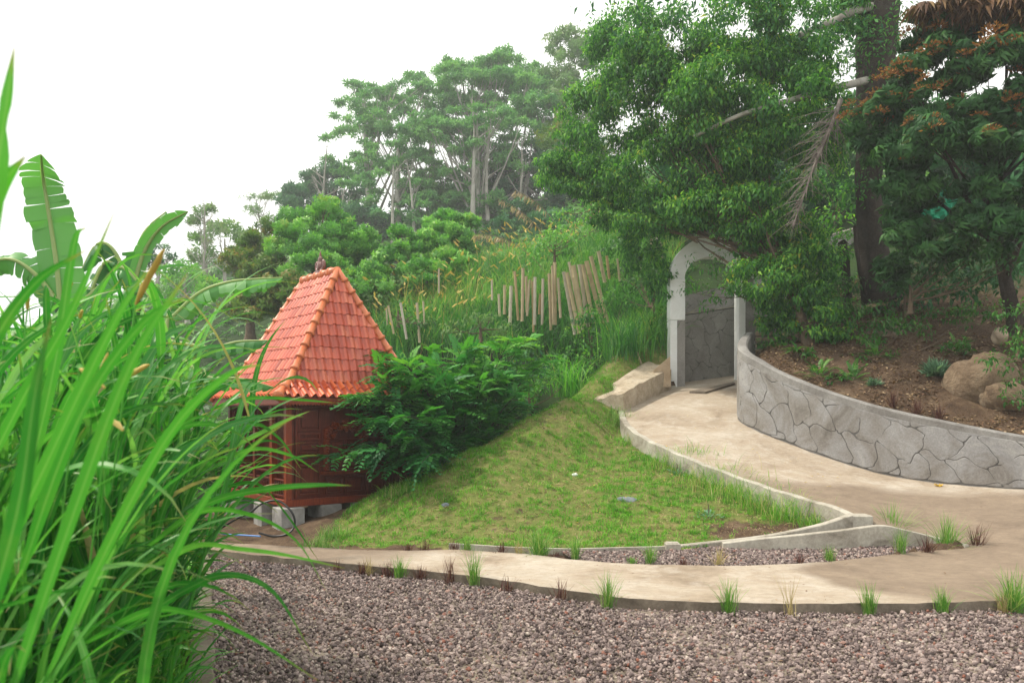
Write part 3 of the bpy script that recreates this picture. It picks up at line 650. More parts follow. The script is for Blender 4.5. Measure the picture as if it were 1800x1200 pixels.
flatwall('stair_wall', at(1322, 610, 21.0), at(1392, 585, 21.8), (610-541)/FPX*21.0, (585-523)/FPX*21.8, 'grey wall with a sloping coping right of the gate post', M['darkstone'], .4, 15)
flatwall('stair_wall', at(1200, 556, 22.6), at(1420, 540, 23.6), (556-520)/FPX*22.6, (540-470)/FPX*23.6, 'upper grey wall above the sloping coping behind the gate', M['darkstone'], .45, 18, coping=False)
flatwall('stair_wall', at(1440, 480, 23.0), at(1540, 450, 24.5), (480-420)/FPX*23, (450-392)/FPX*24.5, 'distant pale stair wall behind the big dark trunk', M['darkstone'], .5, 19)
# rubble beside the post
rb = empty('rubble_wall', at(1345, 610, 19.0), 'rough rubble stonework behind the right gate post', 'wall'); rl = np.array(rb.location)
mb = MB(); mb.box(-.2, .25, .1, .4, -.4, .75); mb.build('mortar', M['groove'], rb)
r = random.Random(2)
for j in range(6):
    x = -.2
    while x < .25:
        w_ = r.uniform(.1, .18); z = -.15+j*.14; m_ = MB(); m_.box(x, min(x+w_, .26), .06+r.uniform(-.03, .02), .2, z, z+.12, .025); m_.build('stone', M['rubble'], rb); x += w_+.02
# drain slot & step in front of the gate
mb = MB(); a, b, c, d = at(1212, 690, 18.4), at(1290, 668, 19.2), at(1292, 672, 19.0), at(1240, 686, 18.2)
for p in (a, b, c, d): p[2] = float(zc(np.array([p[0]]), np.array([p[1]]))[0])
V = [p+np.array([0, 0, .05]) for p in (a, b, c, d)]+[p-np.array([0, 0, .1]) for p in (a, b, c, d)]
mb.add(V, [(0, 1, 2, 3), (0, 4, 5, 1), (1, 5, 6, 2), (2, 6, 7, 3), (3, 7, 4, 0)]); o = mb.build('step', M['kerbdark']); tag(o, 'low broken concrete step with a dark gap inside the gateway', 'step')
# slanted slab, board, white strip, peg
def quadslab(name, P, th, mat, label, cat, rough=0):
    P = [np.array(p) for p in P]; n = 10; V = []; F = []
    for i_ in range(n+1):
        for j_ in range(n+1):
            u, v = i_/n, j_/n; p = (P[0]*(1-u)+P[1]*u)*(1-v)+(P[3]*(1-u)+P[2]*u)*v
            p = p+np.array([0, 0, rough*snoise(np.array(p[0]), np.array(p[1]), 1.7, 31, 3)]); p[2] += .16*min(1, max(0, 1.6-1.6*v)); V.append(p)
    nn = len(V); V += [p-np.array([0, 0, th]) for p in V]
    for i_ in range(n):
        for j_ in range(n):
            a = i_*(n+1)+j_; F.append((a, a+n+1, a+n+2, a+1)); F.append((nn+a+1, nn+a+n+2, nn+a+n+1, nn+a))
    ed = [k*(n+1) for k in range(n+1)]; 
    for k in range(n):
        for a, b in ((k*(n+1), (k+1)*(n+1)), (k*(n+1)+n, (k+1)*(n+1)+n), (k, k+1), (n*(n+1)+k, n*(n+1)+k+1)): F.append((a, b, nn+b, nn+a))
    o = link(name, pymesh(name, V, F), mat); return tag(o, label, cat)
quadslab('slab', [at(1044, 714, 17.0), at(1096, 706, 17.0), at(1180, 650, 19.2), at(1140, 634, 19.7)], .6, M['slab'], 'slanting rough mortar slab on the grass slope left of the gate', 'slab', .03)
mb = MB(); P = [at(1148, 651, 18.7), at(1178, 626, 18.9), at(1179, 680, 18.9), at(1156, 680, 18.7)]
V = P+[p+np.array([.0, .03, 0]) for p in P]; mb.add(V, [(0, 1, 2, 3), (7, 6, 5, 4), (0, 4, 5, 1), (1, 5, 6, 2), (2, 6, 7, 3), (3, 7, 4, 0)]); tag(mb.build('plywood_board', M['ply']), 'stained plywood board leaning beside the left gate post', 'board')
mb = MB(); P = [at(1150, 622, 20.6), at(1182, 596, 20.3), at(1182, 628, 20.3), at(1158, 640, 20.6)]
V = P+[p+np.array([-.05, .16, 0.0]) for p in P]; mb.add(V, [(0, 1, 2, 3), (7, 6, 5, 4), (0, 4, 5, 1), (1, 5, 6, 2), (2, 6, 7, 3), (3, 7, 4, 0)]); tag(mb.build('side_wall', M['grey_plaster2']), 'short sloping concrete wall stub behind the left gate post', 'wall')
mb = MB(); mb.tube([at(1127, 640, 19.4), at(1119, 618, 19.4)], [.035, .03], 4); tag(mb.build('wooden_peg', M['ply']), 'short pale wooden peg stuck in the grass above the slab', 'peg')

# ------------------------------------------------------------------ hut
TH = R(38); hc = at(488, 0, 12.8)[:2]
ux = np.array([math.cos(TH), math.sin(TH)]); uy = np.array([-math.sin(TH), math.cos(TH)])
HX, HY = 1.5, 1.7
cen = hc+ux*HX+uy*HY; ZG = -.2
hut = empty('wooden_hut', (cen[0], cen[1], ZG), 'carved red-brown teak hut with a steep orange tiled roof and concrete footings', 'hut', rz=TH)
ze, zk, zr = 2.02-ZG, 2.27-ZG, 4.33-ZG; sk = .33; RL = .75
wx, wy = HX-.3, HY-.32; zf0, zf1 = .385, .5
# roof underlay (one mesh), four faces steep + skirt
roof = MB(); A = [(-HX, -HY, ze), (HX, -HY, ze), (HX, HY, ze), (-HX, HY, ze)]
Bk = [(-HX+sk, -HY+sk, zk), (HX-sk, -HY+sk, zk), (HX-sk, HY-sk, zk), (-HX+sk, HY-sk, zk)]; Cc = [(0, -RL, zr), (0, RL, zr)]
roof.add(A+Bk+Cc, [(0, 1, 5, 4), (1, 2, 6, 5), (2, 3, 7, 6), (3, 0, 4, 7), (4, 5, 8), (5, 6, 9, 8), (6, 7, 9), (7, 4, 8, 9)])
roof_o = roof.build('roof', M['tile'], hut)
# soffit and fascia
mb = MB(); mb.add([(x*.985, y*.985, ze-.03) for x, y, z in A]+[(x*.5, y*.5, ze+.02) for x, y, z in A], [(0, 1, 5, 4), (1, 2, 6, 5), (2, 3, 7, 6), (3, 0, 4, 7), (4, 5, 6, 7)]); mb.build('soffit', M['teak'], hut)
def fascia(x0, y0, x1, y1):
    m_ = MB(); d = np.array([x1-x0, y1-y0]); Ld = np.linalg.norm(d); d /= Ld; n_ = np.array([d[1], -d[0]]); k = int(Ld/.055); V = []; F = []
    for q in range(k*4+1):
        s = Ld*q/(k*4); zz = ze-.115-.035*abs(math.sin(math.pi*q/4)); p = np.array([x0, y0])+d*s
        for o_ in (.0, .02):
            V.append((p[0]-n_[0]*o_, p[1]-n_[1]*o_, ze-.015)); V.append((p[0]-n_[0]*o_, p[1]-n_[1]*o_, zz))
    for q in range(k*4):
        b = 4*q; F += [(b, b+1, b+5, b+4), (b+2, b+6, b+7, b+3), (b+1, b+3, b+7, b+5)]
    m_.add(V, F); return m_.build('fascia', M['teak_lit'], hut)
e = .03
for (x0, y0), (x1, y1) in (((-HX+e, -HY+e), (HX-e, -HY+e)), ((HX-e, -HY+e), (HX-e, HY-e)), ((HX-e, HY-e), (-HX+e, HY-e)), ((-HX+e, HY-e), (-HX+e, -HY+e))): fascia(x0, y0, x1, y1)
# S-profile tile, width w, length l in local (x across, y up-slope, z out)
def tilemesh(w_, l_, amp, name):
    V = []; F = []; n = 8
    for yy, lift in ((0, .028), (.5, .018), (1, .006)):
        for k in range(n+1):
            u = k/n; z = amp*math.sin(u*2*math.pi+.4)+lift
            V.append(((u-.5)*w_*1.06, yy*l_*1.12, z))
    for r_ in range(2):
        for k in range(n): F.append((r_*(n+1)+k, r_*(n+1)+k+1, (r_+1)*(n+1)+k+1, (r_+1)*(n+1)+k))
    b = len(V)
    for k in range(n+1): x, y, z = V[k]; V.append((x, y, z-.02))
    for k in range(n): F.append((b+k, b+k+1, k+1, k))
    return pymesh(name, V, F, False)
from mathutils import Matrix
def face_tiles(P0, P1, Q0, Q1, w_, rows, mat, amp, indiv, nm):
    """P0->P1 lower edge (left to right seen from outside), Q0,Q1 upper edge"""
    P0, P1, Q0, Q1 = map(np.array, (P0, P1, Q0, Q1)); ex = (P1-P0)/np.linalg.norm(P1-P0)
    up = (Q0-P0)-ex*((Q0-P0)@ex); Lu = np.linalg.norm(up); ey = up/Lu; ez = np.cross(ex, ey)
    l_ = Lu/rows; me_ = tilemesh(w_, l_, amp*1.3, nm); me_.materials.append(mat)
    xl = lambda f: (Q0-P0)@ex*f; xr = lambda f: np.linalg.norm(P1-P0)+((Q1-P1)@ex)*f
    jb = MB()
    for r_ in range(rows):
        f = (r_+.45)/rows; a, b = xl(f), xr(f); n = int((np.linalg.norm(P1-P0))/w_)+1
        for c_ in range(n+1):
            x = (c_+.5)*w_
            if x-.3*w_ < a or x+.3*w_ > b: continue
            o_ = P0+ex*x+ey*(r_*l_)+ez*random.uniform(0, .004)
            m_ = Matrix(((ex[0], ey[0], ez[0], o_[0]), (ex[1], ey[1], ez[1], o_[1]), (ex[2], ey[2], ez[2], o_[2]), (0, 0, 0, 1)))@Matrix.Rotation(random.uniform(-.03, .03), 4, 'Z')@Matrix.Translation((random.uniform(-.005, .005), random.uniform(-.008, .008), 0))
            if indiv:
                o2_ = bpy.data.objects.new(nm, me_); C.objects.link(o2_); o2_.parent = roof_o; o2_.matrix_local = m_
            else: jb.add([m_@v.co for v in me_.vertices], [tuple(p.vertices) for p in me_.polygons])
    if not indiv: o = jb.build('back_tiles', mat, roof_o); o['kind'] = 'stuff'
TW = .152
face_tiles(Bk[0], Bk[1], Cc[0], Cc[0], TW, 10, M['tile'], .016, True, 'roof_tile')
face_tiles(Bk[3], Bk[0], Cc[1], Cc[0], TW, 10, M['tile'], .016, True, 'roof_tile')
face_tiles(A[0], A[1], Bk[0], Bk[1], TW, 2, M['tile_low'], .03, True, 'eave_tile')
face_tiles(A[3], A[0], Bk[3], Bk[0], TW, 2, M['tile_low'], .03, True, 'eave_tile')
face_tiles(Bk[1], Bk[2], Cc[0], Cc[1], TW, 10, M['tile'], .016, False, 'roof_tile')
face_tiles(Bk[2], Bk[3], Cc[1], Cc[1], TW, 10, M['tile'], .016, False, 'roof_tile')
face_tiles(A[1], A[2], Bk[1], Bk[2], TW, 2, M['tile_low'], .03, False, 'roof_tile')
face_tiles(A[2], A[3], Bk[2], Bk[3], TW, 2, M['tile_low'], .03, False, 'roof_tile')
def caps(a, b, n, rad, nm='hip_tile'):
    a = np.array(a); b = np.array(b); d = b-a; Lc = np.linalg.norm(d); l_ = Lc/n; m_ = MB()
    prof = [(rad*1.28, 0), (rad*1.3, .045), (rad*1.12, .05), (rad*1.0, .06), (rad*.92, l_*1.05)]
    m_.lathe(prof, n=14); me_ = pymesh(nm, m_.V, m_.F, True); me_.materials.append(M['ridge'])
    q = Vector(d).to_track_quat('Z', 'Y')
    for k in range(n):
        o_ = bpy.data.objects.new(nm, me_); C.objects.link(o_); o_.parent = roof_o; o_.location = tuple(a+d*k/n); o_.rotation_mode = 'QUATERNION'; o_.rotation_quaternion = q
for q, (e_, k_c, c_) in enumerate(((A[0], Bk[0], Cc[0]), (A[1], Bk[1], Cc[0]), (A[2], Bk[2], Cc[1]), (A[3], Bk[3], Cc[1]))):
    caps(k_c, c_, 10, .062); caps(e_, k_c, 2, .072)
caps(Cc[1], Cc[0], 5, .075, 'ridge_tile')
# finial
m_ = MB(); m_.box(-.05, .05, -.17, .17, -.02, .05, .015)
m_.lathe([(.07, .05), (.1, .09), (.11, .14), (.08, .19), (.05, .22), (.075, .25), (.06, .29), (.03, .31), (.035, .34), (.012, .4), (.0, .43)], n=12, sx=.6)
for s in (-1, 1):
    P = [(0, s*.05, .05), (0, s*.15, .08), (0, s*.17, .16), (0, s*.13, .22), (0, s*.1, .18), (0, s*.12, .15)]
    m_.tube(crom(P, 4), np.linspace(.045, .015, 21), 6)
m_.build('finial', M['finial'], hut, (0, -.02, zr+.05), True)
# floor beams
for b in ((-wx-.05, wx+.05, -wy-.05, -wy+.05), (-wx-.05, wx+.05, wy-.05, wy+.05), (-wx-.05, -wx+.05, -wy+.051, wy-.051), (wx-.05, wx+.05, -wy+.051, wy-.051)):
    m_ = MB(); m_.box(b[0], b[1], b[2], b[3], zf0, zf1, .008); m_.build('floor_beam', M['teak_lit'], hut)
m_ = MB(); m_.box(-wx+.05, wx-.05, -wy+.05, wy-.05, zf1-.04, zf1-.004); m_.build('floor', M['teak'], hut)
for (x, y) in ((-wx+.02, -wy+.02), (-wx+.75, -wy+.08), (wx-.55, -wy+.05), (wx-.05, -wy+.0), (-wx+.05, -wy+1.0), (-wx+.05, .9), (-wx+.02, wy-.05), (wx-.1, .3), (wx-.1, wy-.1), (.1, .2)):
    m_ = MB(); s = random.uniform(.17, .21); m_.box(-s, s, -s, s, -.12, zf0-.004, .012); m_.build('footing', M['block'], hut, (x, y, 0))
for (x, y) in ((-wx+1.25, -wy+.02), (-wx+.12, -wy+.5)):
    m_ = MB(); m_.box(-.07, .07, -.07, .07, -.1, zf0-.004, .008); m_.build('footing', M['block'], hut, (x, y, 0))
# posts
zt_ = ze-.05
for (x, y) in ((-wx, -wy), (wx, -wy), (wx, wy), (-wx, wy), (-wx, 0.05), (-wx, -.75)):
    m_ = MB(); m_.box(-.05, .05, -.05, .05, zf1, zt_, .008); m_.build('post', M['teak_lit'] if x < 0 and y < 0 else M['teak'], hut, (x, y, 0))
# front (local -y) panelled wall
def inset_panel(x0, x1, z0, z1, y, parent, mat, fr=.028, depth=.018, rails=()):
    """framed panel facing -y: stiles proud, field recessed, raised centre"""
    f = MB(); f.box(x0, x1, y, y+.02, z0, z1); pf = f.build('panel_field', mat, parent)
    f = MB(); f.box(x0, x0+fr, y-depth, y-.001, z0, z1, .004); f.box(x1-fr, x1, y-depth, y-.001, z0, z1, .004)
    f.box(x0+fr, x1-fr, y-depth, y-.001, z1-fr, z1, .004); f.box(x0+fr, x1-fr, y-depth, y-.001, z0, z0+fr, .004); f.build('panel_frame', mat, parent)
    f = MB(); f.box(x0+fr*2, x1-fr*2, y-depth*.8, y-.001, z0+fr*2, z1-fr*2, .01); f.build('raised_panel', mat, parent)
yw = -wy
fw = MB(); fw.box(-wx+.05, wx-.05, yw-.005, yw+.03, zf1, zt_); front_o = fw.build('front_wall', M['teak'], hut)
WX = -.2; DP = .032
cols = [(-wx+.15, -.62), (.27, .62), (.68, wx-.07)]
for x0, x1 in cols:
    z = zf1+.06
    for h in (.52, .12, .2, .12, .42):
        if z+h > zt_-.03: break
        inset_panel(x0+.015, x1-.015, z, z+h, yw-.012, front_o, M['teak'], .03, DP); z += h+.03
    m_ = MB(); m_.box(x0-.035, x0+.002, yw-.05, yw-.006, zf1+.01, zt_-.02, .005); m_.build('stile', M['teak'], front_o)
for x0, x1 in ((-.34, -.02), (.02, .38)): inset_panel(x0+WX, x1+WX, zf1+.06, zf1+.34, yw-.012, front_o, M['teak'], .03, DP)
m_ = MB(); m_.box(-.44+WX, .48+WX, yw-.1, yw-.006, zf1+.39, zf1+.45, .01); m_.build('window_sill', M['teak_lit'], front_o)
win = MB(); win.box(-.38+WX, -.30+WX, yw-.085, yw-.006, zf1+.455, zf1+1.18, .012); win.box(.34+WX, .42+WX, yw-.085, yw-.006, zf1+.455, zf1+1.18, .012)
r = random.Random(5)
for xx in (-.335, .375):
    for k in range(16):
        z = zf1+.47+k*.045; win.lathe([(.0, -.02), (.022, -.01), (.03, 0), (.02, .012), (0, .02)], (xx+WX+r.uniform(-.02, .02), yw-.09, z), 6)
for k in range(90):
    a = r.uniform(0, math.pi); rr = r.uniform(.19, .36); x = .02-rr*math.cos(a)*1.15+WX; z = zf1+1.0+rr*math.sin(a)*.85; q = r.uniform(.7, 1.6)
    win.lathe([(0, -.02*q), (.02*q, -.012*q), (.027*q, 0), (.018*q, .014*q), (0, .022*q)], (x, yw-.06-r.uniform(0, .04), z), 6)
    if k % 3 == 0: win.tube(crom([(x, yw-.05, z), (x+.03, yw-.09, z+.03), (x+.01, yw-.09, z+.06), (x-.02, yw-.07, z+.04)], 3), np.linspace(.014, .006, 10), 5)
win.lathe([(0, -.06), (.03, -.03), (.042, 0), (.02, .05), (0, .08)], (.02+WX, yw-.1, zf1+1.16), 8)
wo = win.build('window_frame', M['teak_lit'], front_o)
for x0, x1 in ((-.285, .015), (.025, .325)): inset_panel(x0+WX, x1+WX, zf1+.46, zf1+1.0, yw-.02, front_o, M['teak'], .025, DP)
m_ = MB(); m_.box(-wx+.051, wx-.051, yw-.03, yw-.006, zt_-.14, zt_, .006); m_.build('top_beam', M['teak'], front_o)
# left side (local -x): porch with balusters
xw = -wx
m_ = MB(); m_.box(xw+.55, xw+.58, -wy+.06, wy-.06, zf1, zt_); m_.build('inner_wall', M['teak'], hut)
for (y0, y1) in ((-wy+.05, -.80), (-.70, 0.0), (.10, wy-.05)):
    m_ = MB(); m_.box(xw-.03, xw+.03, y0, y1, zf1+.42, zf1+.46, .006); m_.build('rail', M['teak'], hut)
    m_ = MB(); m_.box(xw-.025, xw+.025, y0, y1, zf1+.3, zf1+.33, .006); m_.build('rail', M['teak'], hut)
    m_ = MB(); m_.box(xw-.025, xw+.025, y0, y1, zf1+.03, zf1+.07, .006); m_.build('rail', M['teak'], hut)
    n = int((y1-y0)/.085)
    for k in range(n):
        m_ = MB(); m_.lathe([(.012, 0), (.022, .03), (.012, .07), (.024, .13), (.012, .19), (.014, .228)], (0, 0, 0), 6)
        m_.build('baluster', M['teak'], hut, (xw, y0+(k+.5)*(y1-y0)/n, zf1+.072), True)
    # carved bracket arcs
    for s, yc in ((1, y0), (-1, y1)):
        m_ = MB()
        for k in range(18):
            f = k/17; rr = r.uniform(.012, .03); m_.lathe([(0, -rr), (rr, 0), (0, rr)], (xw+r.uniform(-.02, .02), yc+s*(.03+.16*(1-f)**2+r.uniform(0, .03)), zt_-.08-.45*f), 6)
        m_.tube(crom([(xw, yc+s*.2, zt_-.03), (xw, yc+s*.08, zt_-.2), (xw, yc+s*.02, zt_-.55)], 4), .02, 6)
        m_.build('carved_bracket', M['teak'], hut, None, True)
m_ = MB(); m_.box(xw-.04, xw+.04, -wy+.05, wy-.05, zt_-.12, zt_, .006); m_.build('top_beam', M['teak'], hut)
for b in ((wx-.03, wx+.0, -wy+.05, wy-.05), (-wx+.05, wx-.05, wy-.02, wy+.01)):
    m_ = MB(); m_.box(b[0], b[1], b[2], b[3], zf1, zt_); m_.build('rear_wall', M['teak'], hut)
# hoses and board scraps by the hut
P = crom([at(385, 930, 13.0), at(415, 912, 12.7), at(440, 900, 12.6), at(462, 884, 12.6), at(490, 880, 12.6), at(513, 900, 12.5), at(518, 922, 12.5), at(505, 938, 12.4), at(480, 942, 12.4), at(455, 936, 12.4)], 6)
tag(MB().tube(P, .017, 8).build('hose', M['hose'], smooth=True), 'black rubber hose looped against the hut footings', 'hose')
P = crom([at(370, 930, 12.6), at(400, 938, 12.3), at(430, 941, 12.2), at(458, 943, 12.1)], 5); P[:, 2] = -.12
tag(MB().tube(P, .012, 8).build('pipe', M['blue'], smooth=True), 'blue plastic pipe lying on the ground before the hut', 'pipe')
#NEXT
# ------------------------------------------------------------------ foliage tools
def nrm(A): return A/(np.linalg.norm(A, axis=-1, keepdims=True)+1e-9)
def scat(Tm, Fc, P, Fw, Up, Sc, rnd=None):
    """template verts Tm (axis y, normal z) placed at P"""
    n = len(P); y = nrm(Fw); z = nrm(Up-(np.sum(Up*y, 1, keepdims=True))*y+1e-5); x = np.cross(y, z)
    Sc = np.broadcast_to(np.asarray(Sc, float).reshape(-1, 1, 1) if np.ndim(Sc) else Sc, (n, 1, 1))
    V = (P[:, None]+Sc*(Tm[None, :, :1]*x[:, None]+Tm[None, :, 1:2]*y[:, None]+Tm[None, :, 2:3]*z[:, None])).reshape(-1, 3)
    F = (np.arange(n)[:, None, None]*len(Tm)+Fc[None]).reshape(-1, Fc.shape[1])
    if rnd is None: rnd = rng.random(n)
    al = np.tile(Tm[:, 1]/max(1e-6, Tm[:, 1].max()), n)
    return V, F, np.repeat(rnd, len(Tm)), al
# templates (triangles)
def T_leaf(wd=.3, droop=.25, fold=.12):
    V = [(0, 0, 0), (-wd/2, .4, fold*wd), (wd/2, .4, fold*wd), (0, .4, -.0), (0, 1, -droop)]
    return np.array(V, float), np.array([(0, 3, 1), (0, 2, 3), (1, 3, 4), (3, 2, 4)])
def T_leaf2(wd=.4, droop=.2):
    return np.array([(0, 0, 0), (wd/2, .45, .05), (0, 1, -droop), (-wd/2, .45, .05)], float), np.array([(0, 1, 2), (0, 2, 3)])
def T_whorl(k=5, wd=.25, droop=.45, up=.1, seed=0):
    r = random.Random(seed); V = []; F = []
    for j in range(k):
        a = 2*math.pi*j/k+r.uniform(-.3, .3); c, s = math.cos(a), math.sin(a); L_ = r.uniform(.75, 1.1); t = r.uniform(.2, .5)
        for (x, y, z) in ((0, .03, 0), (-wd/2, .45, up), (wd/2, .45, up), (0, 1, -droop)):
            y *= L_; V.append((x*c-y*s, (z+t*y*.4), x*s+y*c))
        b = 4*j; F += [(b, b+2, b+1), (b+1, b+2, b+3)]
    return np.array(V, float), np.array(F)
def T_pinnate(n=7, seed=0, droop=.5):
    """frond with paired oval leaflets, length 1"""
    r = random.Random(seed); V = []; F = []
    zc_ = lambda y: -droop*y*y
    for j in range(n):
        y0 = .12+.88*j/(n-1)*.9; Ll = .28*(1-.45*abs(j/(n-1)-.35))
        for s in (-1, 1):
            a = s*(1.05-.5*j/(n-1))+r.uniform(-.12, .12); dx_, dy_ = math.sin(a), math.cos(a); w_ = Ll*.24; z0 = zc_(y0)
            nx_, ny_ = -dy_, dx_; dz = r.uniform(.15, .45)
            b = len(V)
            V += [(0, y0, z0), (dx_*Ll*.35+nx_*w_, y0+dy_*Ll*.35+ny_*w_, z0-.05*dz), (dx_*Ll*.35-nx_*w_, y0+dy_*Ll*.35-ny_*w_, z0-.05*dz),
                  (dx_*Ll*.75+nx_*w_*.9, y0+dy_*Ll*.75+ny_*w_*.9, z0-.2*dz*Ll*3), (dx_*Ll*.75-nx_*w_*.9, y0+dy_*Ll*.75-ny_*w_*.9, z0-.2*dz*Ll*3), (dx_*Ll, y0+dy_*Ll, z0-.35*dz*Ll*3)]
            F += [(b, b+2, b+1), (b+1, b+2, b+4), (b+1, b+4, b+3), (b+3, b+4, b+5)]
    b = len(V)
    for y in (0, .5, 1.0): V += [(-.006, y, zc_(y)), (.006, y, zc_(y))]
    F += [(b, b+1, b+3), (b, b+3, b+2), (b+2, b+3, b+5), (b+2, b+5, b+4)]
    return np.array(V, float), np.array(F)
def build_scatter(name, parts, mat, parent=None, origin=(0, 0, 0), smooth=False):
    VV = []; FF = []; RR = []; AA = []; b = 0
    for V, F, r_, a_ in parts: VV.append(V); FF.append(F+b); RR.append(r_); AA.append(a_); b += len(V)
    V = np.concatenate(VV)-np.array(origin)
    return link(name, npmesh(name, V, np.concatenate(FF), {'rnd': np.concatenate(RR), 'along': np.concatenate(AA)}, smooth), mat, parent, None if parent is not None else origin)
def unit(n): return nrm(rng.normal(size=(n, 3)))
def crown_pts(clumps, per, shell=.35, low=-.6):
    """clumps: (c, r) arrays -> positions and outward dirs; per: count per clump proportional to r^2"""
    P = []; U = []; Cr = []
    for c, r_ in clumps:
        r_ = np.asarray(r_, float)*np.ones(3); k = max(6, int(per*(r_[0]*r_[0]+r_[0]*r_[2])/2))
        u = unit(k); u = u[u[:, 2] > low]; f = rng.random((len(u), 1))**shell
        P.append(np.asarray(c)+u*r_*f); U.append(u*np.array([1, 1, r_[0]/r_[2]])); Cr.append(np.full(len(u), rng.random()))
    return np.concatenate(P), nrm(np.concatenate(U)), np.concatenate(Cr)
def lumps(c, r_, n, f=.35, hemi=-.4):
    """break a big ellipsoid into n lumps on and within its surface"""
    c = np.asarray(c, float); r_ = np.asarray(r_, float)*np.ones(3); out = []
    while len(out) < n:
        u = unit(1)[0]
        if u[2] < hemi: continue
        k = rng.uniform(.55, 1.0); s = f*rng.uniform(.6, 1.3)
        out.append((c+u*r_*k, r_*s*np.array([1, 1, .8])))
    return out
def bez(a, b, bend, n=7):
    a = np.asarray(a, float); b = np.asarray(b, float); m = (a+b)/2+bend; t = np.linspace(0, 1, n)[:, None]
    return (1-t)**2*a+2*t*(1-t)*m+t*t*b
def make_tree(name, label, cat, base, top, r0, clumps, mat, bark, tmpl, size, per, group=None, droop=.3, outward=.7, limbs=12, shell=.35, extra=None, rshift=.5, limb_r=.3, fork=.35, low=-.6, jag=.0):
    base = np.asarray(base, float); base = base.copy(); top = np.asarray(top, float)
    t = empty(name, base, label, cat, group)
    tp = bez(base-np.array([0, 0, .25]), top, np.array([rng.normal()*.1, 0, 0])*np.linalg.norm(top-base)*.3, 10); tr_ = np.linspace(1, .35, 10)*r0; tr_[0] *= 1.4
    tubes = [(tp, tr_)]
    big = sorted(clumps, key=lambda c: -np.max(c[1]))[:limbs]
    for c, r_ in big:
        q = rng.uniform(fork, .95); a = tp[int(q*9)]; v = np.asarray(c)-a; d = np.linalg.norm(v)
        tubes.append((bez(a, c, np.array([0, 0, -.12*d])+rng.normal(size=3)*.05*d, 6), np.linspace(tr_[int(q*9)]*limb_r*1.6, r0*.06, 6)))
        for _ in range(2):
            e_ = np.asarray(c)+unit(1)[0]*np.asarray(r_)*.8; s_ = a+v*.65+np.array([0, 0, -.05*d]); tubes.append((bez(s_, e_, rng.normal(size=3)*.08, 4), np.linspace(r0*.12, r0*.03, 4)))
    V, F = join_tubes(tubes, 6); o = link('trunk', npmesh('trunk', V-base, F, None, True), bark, t)
    P, U, cr = crown_pts(clumps, per, shell, low)
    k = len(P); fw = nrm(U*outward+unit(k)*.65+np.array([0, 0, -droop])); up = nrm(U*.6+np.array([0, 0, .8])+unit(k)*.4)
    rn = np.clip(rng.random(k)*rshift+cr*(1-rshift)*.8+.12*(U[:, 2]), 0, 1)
    Tm, Fc = tmpl
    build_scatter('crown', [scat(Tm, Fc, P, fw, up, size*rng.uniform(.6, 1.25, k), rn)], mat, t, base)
    return t
def pc(L_):  # pixel clumps -> world clumps: (px, py, Y, rx px, rz px[, ry m])
    out = []
    for q in L_:
        px, py, Y_, rx, rz = q[:5]; s = Y_/FPX; out.append((at(px, py, Y_), np.array([rx*s, q[5] if len(q) > 5 else rx*s, rz*s])))
    return out
def split(cl, n, f, hemi=-.5):
    out = []
    for c, r_ in cl: out += lumps(c, r_, n, f, hemi)
    return out

# ------------------------------------------------------------------ far hill: dark wood, umbrella trees, bare trees
und = []
n = 26000; x = rng.uniform(-45, 60, n); y = rng.uniform(26, 95, n); z = tz(x, y)
m = (abs(x) < .7*y+4); x, y, z = x[m], y[m], z[m]; n = len(x)
P = np.column_stack([x, y, z+rng.uniform(0, .9, n)])
und.append(scat(*T_whorl(6, .4, .3), P, nrm(unit(n)*.5+np.array([0, -.2, 1])), unit(n), rng.uniform(.22, .5, n)*(y/55), np.clip(.75+.4*snoise(x, y, .05, 3, 2)+rng.normal(0, .15, n), 0, 1)))
tag(build_scatter('undergrowth', und, M['leaf_weed']), 'dark green undergrowth covering the far hillside', 'undergrowth', kind='stuff')

DARK = [  # px, py, Y, rx, rz, label
 (530, 370, 62, 45, 45, 'dark rounded evergreen at the left foot of the wooded hill'),
 (590, 335, 66, 60, 38, 'dark evergreen with a pointed dome behind the bare pale trunks'),
 (650, 395, 58, 65, 50, 'dense dark tree between the bare trunks and the umbrella trees'),
 (740, 385, 60, 75, 52, 'dense dark tree beneath the middle of the umbrella trees'),
 (850, 370, 60, 70, 60, 'blue-green dark tree under the tallest umbrella tree'),
 (925, 300, 58, 60, 75, 'very dark tall tree right of the white trunks'),
 (930, 400, 50, 70, 45, 'low dark tree behind the dry seed stalks'),
 (1010, 330, 55, 60, 90, 'dark tree where the umbrella trees meet the near foliage')]
for px, py, Yd, rx, rz, lab in DARK:
    c = pc([(px, py, Yd, rx, rz)]); cl = split(c, 22, .36, -.7); b = at(px, py+rz+25, Yd)
    make_tree('evergreen_tree', lab, 'tree', b, c[0][0], .25, cl, M['leaf_dark'], M['bark_dark'], T_whorl(5, .4, .3), .36, 90, group='dark evergreens on the far hill', shell=.25)
def pads(spec, Yd):
    out = []
    for px, py, rx in spec:
        s = Yd/FPX; c = at(px, py, Yd+rng.uniform(-2, 2)); k = max(5, int(rx/5))
        for _ in range(k):
            dx_ = rng.uniform(-1.15, 1.15); out.append((c+np.array([dx_*rx*s, rng.uniform(-1, 1)*rx*s, (rng.uniform(-9, 9)-7*dx_*dx_)*s]), np.array([rx*s*.36, rx*s*.36, 4.2*s*rng.uniform(.7, 1.3)])))
    return out
